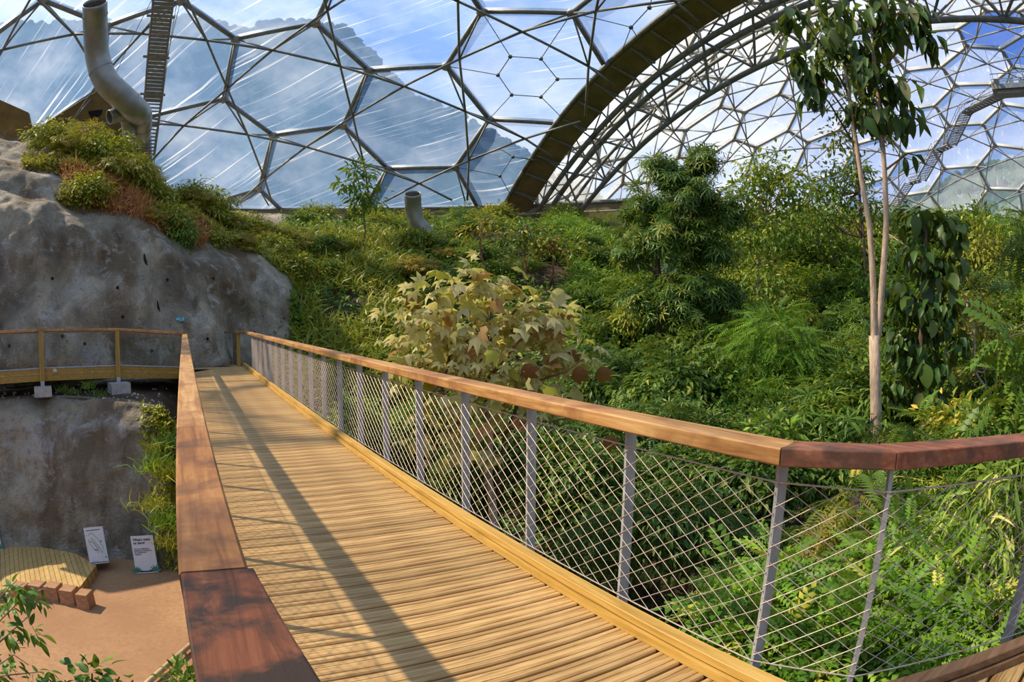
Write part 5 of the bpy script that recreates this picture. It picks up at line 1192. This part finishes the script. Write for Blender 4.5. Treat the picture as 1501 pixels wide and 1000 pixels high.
for rho, x0, x1, py, step, s in rows:
    x = x0 + RI.uniform(0, step * .5)
    while x < x1:
        r2 = rho + RI.uniform(-1, 1) * rho * .04; c = at(x, py + RI.uniform(-16, 16) * (1 if rho < 40 else .5), r2)
        me = RI.choice([PR[0], PR[1], PR[1], PR[2], PR[3], PR[4], PR[4], PR[6], PR[7], PR[8], PR[9], PR[10]] if rho > 15 else [PR[0], PR[1], PR[3], PR[4], PR[7], PR[9], PR[11]] if x > 1040 else [PR[0], PR[3], PR[7], PR[11]])
        if rho < 15 and 1215 < x < 1365: c.z -= .9 if rho > 10 else .5
        inst('understory_tree', under_label(rho, x, me.materials[0].name, me), 'tree', UG, c, s * RI.uniform(.8, 1.2), me, RI.uniform(.75, 1.1), RI.uniform(0, 6.3), trunk=rho < 30); cnt += 1
        x += step * RI.uniform(.75, 1.25)
CN_ = {'leaf_dark_green': 'dark green', 'leaf_mid_green': 'mid green', 'leaf_yellow_green': 'yellowish', 'leaf_olive': 'olive', 'leaf_bright_green': 'bright green'}
# dark thicket seen through the net below the withering tree
for i in range(26):
    px = RI.uniform(470, 900); py = RI.uniform(620, 860); 
    if py > 600 + (px - 470) * .62: py = 600 + (px - 470) * .62
    rho = RI.uniform(9.5, 14); c = at(px, py, rho)
    lc = BW.inverted() @ c
    if lc.x < 3.4: continue
    me = RI.choice([PR[0], PR[3], PR[7], PR[1]])
    inst('thicket_bush', CN_.get(me.materials[0].name, 'green') + ' thicket bush behind the net, by the ' + ['tenth', 'eighth', 'seventh', 'sixth', 'fifth', 'fourth', 'third'][min(6, max(0, int((px - 470) / 62)))] + ' post from the corner, ' + ('lower' if py > 740 else 'upper') + ' down', 'bush', 'thicket bushes behind the net', c, RI.uniform(.55, .9), me, .9, RI.uniform(0, 6.3))

# ---- the bank: creeping undergrowth on the ground, then bushes standing in it
def undergrowth(name, label, region, n, size, tm, mat, seed, tint=(.45, .2), lift=.25, up=.5, surf=None, patch=0.0):
    rng = np.random.default_rng(seed); P = []
    while len(P) < n:
        az, rho = region(rng)
        if az is None: continue
        a = math.radians(az); x, y = rho * math.sin(a), rho * math.cos(a)
        k = mnoise.noise(Vector((x * .35, y * .35, seed)))
        if k < patch - rng.random() * .4: continue
        P.append((x, y, ground(x, y) + rng.random() ** 2 * lift * (1 + 1.6 * max(0, mnoise.noise(Vector((x * .8, y * .8, 2)))))))
    P = np.array(P); N = len(P)
    D = rng.normal(size=(N, 3)) * np.array([1, 1, .5]) + np.array([0, -.3, up - .2]); UP = np.array([0, -.4, 1]) + rng.normal(size=(N, 3)) * .4
    lump = np.array([mnoise.noise(Vector((p[0] * .6, p[1] * .6, 9))) for p in P])
    T = np.clip(rng.normal(tint[0], tint[1], N) + lump * .25, 0, 1); O = P.mean(0)
    o = put(name, leaf_mesh(name, P - O, D, UP, size * (.6 + .8 * rng.random(N)), tm, mat, T), None, Vector(O), 'stuff'); return tag(o, label, 'undergrowth')
undergrowth('undergrowth', 'creeping green undergrowth covering the bank behind the withering tree', lambda g: (g.uniform(-22, 16), 15 + 31 * g.random() ** .7), 30000, .26, TL, LF['mid'], 70, lift=.6)
undergrowth('tall_grass', 'sunlit yellowish grass on the bank beside the tall rock', lambda g: (g.uniform(-20, -8), g.uniform(21, 36)), 9000, .62, TB, LF['yellow'], 71, (.45, .2), .35, 1.3)
undergrowth('bright_grass', 'bright green grassy patch near the crest of the bank below the arch', lambda g: (g.uniform(5, 17), g.uniform(27, 44)), 11000, .55, TB, LF['bright'], 72, (.55, .2), .4, 1.2)
undergrowth('ground_cover', 'dark leafy ground cover on the valley floor', lambda g: (g.uniform(-28, 56), g.uniform(3.5, 22)), 14000, .22, TL, LF['dark'], 73, lift=.4)
BG = 'bushes on the bank'
def bank_label(c, rho, me):
    x = proj(c)[0]; row = 'low on the bank' if rho < 22 else 'midway up the bank' if rho < 28 else 'upper part of the bank' if rho < 35 else 'high on the bank'
    lm = [(440, 'beside the tall rock'), (500, 'near the young tree'), (570, 'towards the small duct'), (630, 'just past the small duct'), (690, 'above the withering tree'), (750, 'by the red stemmed saplings'), (810, 'by the leaning sapling'), (870, 'under the arch foot'), (940, 'by the hand leaved tree')]
    return CN_.get(me.materials[0].name, 'green') + ' bush ' + row + ', ' + min(lm, key=lambda l: abs(l[0] - x))[1]
for i in range(62):
    az = RI.uniform(-19, 15); rho = 18 + 28 * RI.random() ** .8; a = math.radians(az); c = Vector((rho * math.sin(a), rho * math.cos(a), 0)); s = RI.uniform(.5, 1.0) * (rho / 28)
    c.z = ground(c.x, c.y) + s * .35
    me = RI.choice([PR[1], PR[6], PR[9], PR[2], PR[10], PR[0]] if az > -6 else [PR[2], PR[8], PR[6], PR[5], PR[1]])
    inst('bush', bank_label(c, rho, me), 'bush', BG, c, s, me, RI.uniform(.6, .85), RI.uniform(0, 6.3), False)
for i, px in enumerate((560, 590, 650, 690, 735, 790, 850)):
    c = at(px, 348 + RI.uniform(-8, 8), 40); inst('bush', 'dark bush along the foot of the ring wall, ' + ['first from the rock side', 'just before the small duct', 'just past the small duct', 'above the withering tree', 'between the saplings', 'by the leaning sapling', 'nearest the arch foot'][i], 'bush', 'bushes along the ring wall', c, RI.uniform(.9, 1.3), RI.choice([PR[0], PR[3], PR[1]]), .6, RI.uniform(0, 6), False)

# ---- bushes, creepers and dry grass on the terraces of the rock
CB_ = [  # px, s along the profile (8.5-9 crest, 5-7 terrace), size, squash, mesh, label
 (60, 8.4, 1.25, .75, 8, 'wide olive bush on the rock crest near the frame edge'), (105, 8.6, 1.3, .75, 5, 'olive bush on the rock crest under the triangular panel'), (148, 8.5, 1.35, .75, 8, 'thick olive bush on the rock crest under the large duct'), (180, 8.0, 1.2, .85, 5, 'hanging olive bush below the foot of the ladder catwalk'), (130, 7.4, 1.2, .9, 2, 'olive creeper bush hanging under the crest bushes'), (178, 7.2, 1.3, .9, 5, 'brownish creeper bush hanging on the terrace wall'), (203, 7.2, .9, .9, 8, 'trailing creeper bush on the crest slope beside the catwalk'), (85, 7.7, 1.0, .8, 5, 'creeper bush beside the pale rock notch'),
 (172, 7.0, 1.2, .9, 8, 'hanging bush above the dry grass of the terrace'), (200, 7.9, 1.05, .85, 5, 'bush on the crest slope just before the catwalk'), (222, 7.3, .85, .9, 2, 'small bush right under the foot of the catwalk'), (148, 6.8, 1.05, .9, 5, 'dangling bush above the rounded terrace bush'),
 (280, 8.3, .95, .7, 5, 'crest bush between the catwalk and the tall rounded bush'), (313, 8.2, 1.0, .75, 2, 'crest bush just past the tall rounded bush'), (345, 8.2, .95, .7, 8, 'crest bush just before the lowest dome node'), (376, 8.2, 1.0, .75, 5, 'crest bush just past the lowest dome node'), (410, 8.2, 1.0, .75, 2, 'crest bush near the low end of the crest'), (118, 5.5, 1.05, .75, 2, 'rounded yellow green bush on the terrace above the tall rock'), (90, 5.4, .55, .8, 5, 'small bush next to the rounded terrace bush'), (240, 5.7, .95, .9, 2, 'yellow green bush at the middle of the rock lip'), (262, 5.2, .7, 1.0, 6, 'dark green bush spilling over the rock lip'), (215, 5.6, .5, .7, 5, 'small orange tinted bush on the terrace'),
 (265, 8.5, 1.0, .7, 2, 'bush on the crest right of the catwalk'), (298, 8.6, 1.2, .9, 8, 'tall rounded bush on the crest against the dome panes'), (330, 8.5, .9, .7, 5, 'low bush on the descending crest'), (358, 8.6, 1.1, .8, 2, 'bush on the descending crest below the lowest dome node'), (392, 8.5, 1.1, .8, 8, 'bush on the descending crest, second from its low end'), (425, 8.4, 1.1, .8, 5, 'bush at the low end of the descending crest'),
 (318, 5.8, .85, .6, 8, 'grassy bush on the lower terrace above the right part of the rock'), (350, 6.0, .9, .6, 5, 'grassy olive bush next to the end of the rock lip'), (395, 6.6, 1.0, .7, 2, 'yellow bush on the slope beyond the rock lip'), (430, 6.2, 1.0, .7, 2, 'yellow green bush beside the pale rock spill'), (455, 7.0, 1.1, .7, 2, 'broad yellow bush where the rock meets the bank')]
for px, s, sz_, sq, mi, lb in CB_:
    p = hill_pt(px, s); root = empty('terrace_bush', p - Vector((0, 0, .2)), lb, 'bush')
    o = put('foliage', PR[mi], root, Vector((0, 0, sz_ * .25)), 'stuff'); o.scale = (sz_, sz_, sz_ * sq); o.rotation_euler = (0, 0, RI.uniform(0, 6))
def rock_cover(name, label, n, pxr, sr, size, tm, mat, seed, tint, dens, up=.6):
    rng = np.random.default_rng(seed); P = []
    while len(P) < n:
        px, s = rng.uniform(*pxr), rng.uniform(*sr)
        if mnoise.noise(Vector((px * .012, s * .5, seed * 1.7))) < dens - rng.random() * .3: continue
        P.append(hill_pt(px, s) + Vector((0, 0, rng.random() * .12)))
    P = np.array(P); N = len(P); D = rng.normal(size=(N, 3)) + np.array([0.1, -.5, up - .2]); UP = np.array([.2, -.6, 1]) + rng.normal(size=(N, 3)) * .4; O = P.mean(0)
    return tag(put(name, leaf_mesh(name, P - O, D, UP, size * (.6 + .8 * rng.random(N)), tm, mat, np.clip(rng.normal(tint, .2, N), 0, 1)), None, Vector(O), 'stuff'), label, 'undergrowth')
rock_cover('creeper', 'olive creeper spread over the upper terrace of the rock', 14000, (20, 470), (6.3, 9.2), .22, TL, LF['olive'], 80, .45, .02)
rock_cover('dry_grass', 'rusty dry grass along the terrace above the tall rock', 3600, (30, 300), (5.2, 6.6), .45, TB, LF['rust'], 81, .5, .05, 1.4)
rock_cover('slope_grass', 'yellow green grass on the slope beyond the rock lip', 9000, (370, 500), (5.3, 9.5), .5, TB, LF['yellow'], 82, .45, -.1, 1.3)
rock_cover('creeper', 'green creeper trailing down the rounded edge of the rock', 4200, (428, 500), (1.0, 5.6), .24, TL, LF['mid'], 83, .45, .0)

# ---- plants of the lower plaza and in front of it
def tuft(name, label, c, n, l, w, mat, seed, spread=.25, tint=.5, kind=None, droop=.55, cat='grass'):
    rng = np.random.default_rng(seed); c = Vector(c); root = empty(name, c, label, cat)
    P = rng.normal(size=(n, 3)) * np.array([spread, spread, 0]); D = rng.normal(size=(n, 3)) * np.array([.7, .7, .15]) + np.array([0, 0, 1.1]); UP = rng.normal(size=(n, 3)) * np.array([1, 1, .2]); UP[:, 2] += .6
    put('blades', leaf_mesh('blades', P, D, UP, l * (.6 + .7 * rng.random(n)), tmpl_blade(w, droop), mat, np.clip(rng.normal(tint, .2, n), 0, 1)), root, kind='stuff'); return root
for i, (px, py, rho, l, n, lb) in enumerate(((232, 690, 14.6, .8, 150, 'tall grass tuft high on the rock beside the handrail'), (250, 700, 14.3, .8, 130, 'tall grass tuft nearest the handrail edge'), (222, 745, 14.2, .6, 120, 'grass tuft midway down the rock edge'), (243, 770, 13.8, .7, 150, 'arching grass tuft above the text sign'), (256, 800, 13.6, .6, 110, 'arching grass tuft at the foot of the rock'), (228, 660, 15.2, .6, 80, 'thin grass tuft near the top of the lower rock'), (252, 655, 15.2, .7, 80, 'thin grass tuft under the boardwalk edge'))):
    tuft('grass_tuft', lb, at(px, py, rho - .35), n, l * .62, .05, LF['yellow'] if i % 3 else LF['bright'], 200 + i, .2)
P = [at(R.uniform(205, 258), R.uniform(620, 820), 14.2) for _ in range(1)]
rng = np.random.default_rng(210); Q = []
while len(Q) < 2600:
    px = rng.uniform(196, 262); s = rng.uniform(0.2, 4.2)
    if rng.random() < (px - 196) / 50: Q.append(low_pt(px, s))
Q = np.array(Q); O = Q.mean(0); N = len(Q)
tag(put('hanging_weeds', leaf_mesh('hanging_weeds', Q - O, rng.normal(size=(N, 3)) + np.array([.3, -.8, .3]), np.array([0, -.5, 1]) + rng.normal(size=(N, 3)) * .4, .16 * (.6 + .8 * rng.random(N)), TL, LF['yellow'], np.clip(rng.normal(.4, .25, N), 0, 1)), None, Vector(O), 'stuff'), 'yellow green weeds covering the edge of the lower rock by the handrail', 'weeds')
for i, (px, py, s) in enumerate(((90, 574, .2), (128, 570, .26), (143, 582, .24), (112, 577, .16))):
    p = at(px, py, 17.2); tuft('ledge_weed', ['small dark weed on the ledge beside the low concrete block', 'green weed on the ledge midway between the concrete blocks', 'tallest weed on the ledge near the taller concrete block', 'tiny weed on the ledge between two larger weeds'][i], p, 40, s, .09, LF['dark'] if i == 0 else LF['mid'], 220 + i, .14, .4, cat='weed')
# round-leaved shrub and overhanging sprays at the lower corner
b = atz(140, 990, -4.2); rs = empty('round_leaf_shrub', Vector((b.x, b.y, -4.0)), 'shrub with glossy round dark leaves at the lower edge of the clay floor', 'shrub')
RS = 5.2; rl_ = [big_leaf_mesh('leaf', LF['fresh'], w=w, fold=.12, droop=d) for w, d in ((.62, .12), (.55, .2))]
bs0 = at(140, 1040, RS); rs.location = (bs0.x, bs0.y, -4.0)
for i in range(6): stem(rs, [(bs0.x, bs0.y, -4.0), at(140 + (i - 2.5) * 10, 1030, RS), at(95 + i * 20, 985 + abs(i - 2.5) * 5, RS)], (0.02, 0.008), M_BARK, 'stem', 5)
scatter_leaves(rs, rl_, [E(135, 985, RS, .20, .10, 1.2), E(110, 995, RS, .20, .08, .8), E(170, 995, RS, .18, .08, .8), E(140, 1010, RS, .3, .08, 1)], 64, .14, np.random.default_rng(230), droop=.0, outward=.8, upk=.4)
b = at(-40, 1010, 5.5); sp = empty('overhanging_shrub', (b.x, b.y, -4.0), 'leafy shrub with narrow drooping sprays overhanging the clay floor at the frame corner', 'shrub')
for tips in ([(-60, 1010), (-20, 930), (30, 880), (70, 860)], [(-60, 1010), (-10, 950), (40, 905), (62, 945)], [(-60, 1010), (-10, 980), (20, 960), (42, 975)], [(-60, 1010), (-20, 900), (10, 865), (25, 850)], [(-60, 1000), (10, 990), (60, 985)]):
    stem(sp, [at(x, y, 5.5) for x, y in tips], (0.012, 0.004), M_BARKP, 'branch', 5)
stem(sp, [(b.x, b.y, -4.0), at(-60, 1010, 5.5)], (0.03, 0.015), M_BARK, 'trunk', 6)
sl2 = [big_leaf_mesh('leaf', LF['fresh'], w=w, fold=.12, droop=d) for w, d in ((.34, .2), (.4, .3))]
scatter_leaves(sp, sl2, [E(22, 868, 5.5, .16, .10, 1.4), E(50, 878, 5.5, .18, .05, .7), E(5, 890, 5.5, .15, .1, .8), E(12, 925, 5.5, .14, .12, .9), E(48, 930, 5.5, .08, .12, .7), E(15, 965, 5.5, .2, .1, .9), E(60, 990, 5.5, .16, .05, .8), E(0, 990, 5.5, .15, .1, .7), E(72, 985, 5.5, .08, .04, .3)], 190, .125, np.random.default_rng(231), droop=.5, outward=.7, upk=.3)
b = at(255, 990, 6.6); small_shrub('plaza_shrub', 'bright leafy shrub behind the pale pole beside the handrail', 274, 1000, 6.2, .20, .14, 60, 4, .12, LF['bright'], TL, 232, .2, None, (.5, .2), .08)

# ------------------------------------------------------------------ lower plaza furniture
# low decking platform with its timber step blocks
pf = [(-30, 800), (60, 802), (110, 811), (141, 829), (117, 861), (70, 860), (-30, 868)]
PFW = [atz(x, y, -3.75) for x, y in pf]
plt = empty('decking_platform', Vector((PFW[1].x, PFW[1].y, -4.0)), 'low pale decking platform at the foot of the lower rock', 'platform'); PO = plt.location.copy()
poly2 = [(p.x, p.y) for p in PFW]
dv = atz(62, 806, -3.75) - atz(74, 860, -3.75); dv.z = 0; dv.normalize(); sv = Vector((dv.y, -dv.x, 0))
def clip_strip(poly, a, b):
    P = [Vector((x, y, 0)) for x, y in poly]
    return clip_poly(P, [lambda p: p.dot(sv) - a, lambda p: b - p.dot(sv)])
lo, hi = min(Vector((x, y, 0)).dot(sv) for x, y in poly2), max(Vector((x, y, 0)).dot(sv) for x, y in poly2)
a = lo
while a < hi:
    Q = clip_strip(poly2, a, a + 0.118)
    if len(Q) >= 3:
        m = MB(); n = len(Q); m.add([q + Vector((0, 0, -3.75)) for q in Q] + [q + Vector((0, 0, -3.98)) for q in Q], [tuple(range(n)), tuple(range(2 * n - 1, n - 1, -1))] + [(i, i + n, (i + 1) % n + n, (i + 1) % n) for i in range(n)])
        m.build('plank', M_PLAT, plt, offset=-PO)
    a += 0.128
bd_ = atz(122, 867, -3.6) - atz(60, 858, -3.6); brot = math.atan2(bd_.y, bd_.x)
for i, (px, py, w, sz) in enumerate(((122, 867, .34, .22), (99, 861, .40, .26), (76, 856, .40, .24), (53, 854, .40, .24), (28, 856, .40, .24))):
    c = atz(px, py, -3.62); m = MB(); m.rbox((0, 0, -.19), (w * .92, .34, .40), .02, Matrix.Rotation(brot, 3, 'Z'))
    o = m.build('timber_block', M_BLOCK, offset=Vector((c.x, c.y, -3.645)))
    tag(o, ['sawn timber step block at the free end of the row before the platform', 'second sawn timber step block from the free end of the row', 'middle sawn timber step block of the row, partly behind leaves', 'fourth sawn timber step block of the row, behind leaves', 'last sawn timber step block of the row, hidden by the overhanging shrub'][i], 'timber block')

def text(body, size, mat, parent, loc, rot, nm='lettering', ext=0.001, width=0):
    c = bpy.data.curves.new(nm, 'FONT'); c.body = body; c.size = size; c.extrude = ext; c.align_x = 'LEFT'; c.align_y = 'TOP'; c.resolution_u = 2; c.space_line = 0.92
    if width: c.offset = width
    c.materials.append(mat); o = bpy.data.objects.new(nm, c); COL.objects.link(o); o.parent = parent; dg = bpy.context.evaluated_depsgraph_get(); dg.update(); me = bpy.data.meshes.new_from_object(o.evaluated_get(dg)); me.name = nm; bpy.data.objects.remove(o); o = put(nm, me, parent, loc); o.rotation_euler = rot; o['kind'] = 'stuff'; return o
def a_board(px, py, z, w, h, yaw, label, lean=0.22):
    p = atz(px, py, z); root = empty('a_board', (p.x, p.y, -4.0), label, 'sign', rot=(0, 0, yaw)); zz = z + 4.0
    fr = Matrix.Rotation(-lean, 3, 'X'); bk = Matrix.Rotation(lean * 1.6, 3, 'X')
    m = MB(); m.rbox(fr @ Vector((0, 0, h / 2)) + Vector((0, 0, zz)), (w, 0.03, h), 0.006, fr); m.build('front_panel', M_WHITE, root)
    m = MB(); m.box(fr @ Vector((w / 2 + .012, 0.0, h * .36)) + Vector((0, 0, zz)), (0.022, 0.04, h * .7), fr); m.build('green_edge', M_GREENP, root)
    m = MB(); m.rbox(bk @ Vector((0, 0, h / 2)) + Vector((0, 0.50, zz)), (w, 0.03, h * 1.0), 0.006, bk); m.build('back_panel', M_GREENP, root)
    m = MB(); m.box(Vector((0, .22, zz + .02)), (w * .96, .46, .04)); m.build('base', M_BLACK, root)
    # the face looks along -Y, tilted back
    F = lambda x, y: fr @ Vector((x, -0.019, y)) + Vector((0, 0, zz))
    return root, F, fr, (math.pi / 2 - lean, 0, 0)
rt, F, fr, ro = a_board(216, 840, -3.98, .56, .88, math.radians(33), 'white board reading What\'s going on here with small green plants printed at its feet')
text("What's going\non here?", .083, M_INK, rt, F(-.235, .83), ro, width=.0025)
text("We are walking the\nRainforest amazing the\nfor a Rainforest\nwalkway", .047, M_INK, rt, F(-.235, .60), ro, width=.001)
def leaf_print(root, F, x, y, s, k, mat=M_PRINTG):
    m = MB()
    for i in range(k):
        a = -1.2 + 2.4 * i / (k - 1); d = Vector((math.sin(a), math.cos(a))); n = Vector((d.y, -d.x)) * .16
        pts = [(x, y), (x + (d.x * .5 + n.x) * s, y + (d.y * .5 + n.y) * s), (x + d.x * s, y + d.y * s), (x + (d.x * .5 - n.x) * s, y + (d.y * .5 - n.y) * s)]
        P = [F(*p) for p in pts]; m.add(P + [p + Vector((0, -.002, 0)) for p in P], [(0, 1, 2, 3), (7, 6, 5, 4), (0, 4, 5, 1), (1, 5, 6, 2), (2, 6, 7, 3), (3, 7, 4, 0)])
    m.build('plant_print', mat, root, kind='stuff')
leaf_print(rt, F, -.25, .02, .17, 7); leaf_print(rt, F, .22, .02, .18, 6)
m = MB(); m.box(F(0, .045), (.32, .004, .02), fr); m.build('footer_line', M_INK, rt)
rt, F, fr, ro = a_board(146, 826, -3.78, .50, .86, math.radians(42), 'white board with a pale green site map, standing on the platform edge')
def poly_print(root, F, pts, wd, mat, nm):
    m = MB()
    for (x0, y0), (x1, y1) in zip(pts, pts[1:]):
        d = Vector((x1 - x0, y1 - y0)).normalized(); n = Vector((-d.y, d.x)) * wd / 2
        P = [F(x0 + n.x, y0 + n.y), F(x0 - n.x, y0 - n.y), F(x1 - n.x, y1 - n.y), F(x1 + n.x, y1 + n.y)]
        m.add(P + [p + Vector((0, -.002, 0)) for p in P], [(0, 1, 2, 3), (7, 6, 5, 4), (0, 4, 5, 1), (1, 5, 6, 2), (2, 6, 7, 3), (3, 7, 4, 0)])
    m.build(nm, mat, root)
X = lambda u: -.25 + .5 * u
Y = lambda v: .86 * (1 - v)
poly_print(rt, F, [(X(.18), Y(.22)), (X(.30), Y(.15)), (X(.42), Y(.17)), (X(.62), Y(.32)), (X(.82), Y(.52)), (X(.85), Y(.62))], .035, M_PRINTM, 'map_outline')
poly_print(rt, F, [(X(.14), Y(.30)), (X(.20), Y(.44)), (X(.35), Y(.58)), (X(.55), Y(.72))], .03, M_PRINTM, 'map_outline')
poly_print(rt, F, [(X(.30), Y(.28)), (X(.50), Y(.44)), (X(.70), Y(.62)), (X(.78), Y(.72))], .05, M_PRINTM, 'map_zone')
poly_print(rt, F, [(X(.16), Y(.39)), (X(.26), Y(.375)), (X(.40), Y(.44)), (X(.50), Y(.53)), (X(.62), Y(.70))], .010, M_INK, 'map_path')
poly_print(rt, F, [(X(.10), Y(.085)), (X(.82), Y(.075))], .014, M_INK, 'title_line')
poly_print(rt, F, [(X(.35), Y(.62)), (X(.54), Y(.62))], .02, M_BARKR, 'map_mark')
for u, v in ((.78, .40), (.90, .84)): poly_print(rt, F, [(X(u - .03), Y(v)), (X(u + .03), Y(v))], .032, M_INK, 'map_mark')
for u, v in ((.08, .22), (.40, .93), (.22, .93)): poly_print(rt, F, [(X(u - .03), Y(v)), (X(u + .05), Y(v))], .016, M_STEEL, 'map_mark')
rt, F, fr, ro = a_board(-10, 808, -3.76, .56, .88, math.radians(52), 'white board cut by the frame edge, small green plant print at its foot')
leaf_print(rt, F, .23, .02, .16, 6); poly_print(rt, F, [(-.2, .80), (.24, .80)], .014, M_INK, 'title_line'); poly_print(rt, F, [(-.2, .25), (.24, .25)], .006, M_STEEL, 'rule_line')
# pale pole edging, low kerb line of the clay floor
a, b = atz(205, 1012, -3.9), atz(277, 948, -3.9); d = (b - a).normalized()
m = MB(); m.tube([a - d * 1.0, a.lerp(b, .5) + Vector((0, 0, .012)), b + d * 1.2], [.055, .05, .045], 10); o = m.build('edging_pole', M_POLE, smooth=True, offset=None); tag(o, 'pale round pole edging the clay floor beside the bright shrub', 'pole')
for t_ in (.1, .9):
    p = a.lerp(b, t_); m = MB(); m.tube([Vector((p.x, p.y, -4.25)) - Vector((0, 0, 0)), Vector((p.x, p.y, -3.9))], .03, 8); m.build('peg', M_POLE, o)
0 and print('leaf objects', len(bpy.data.objects), 'trees', cnt)
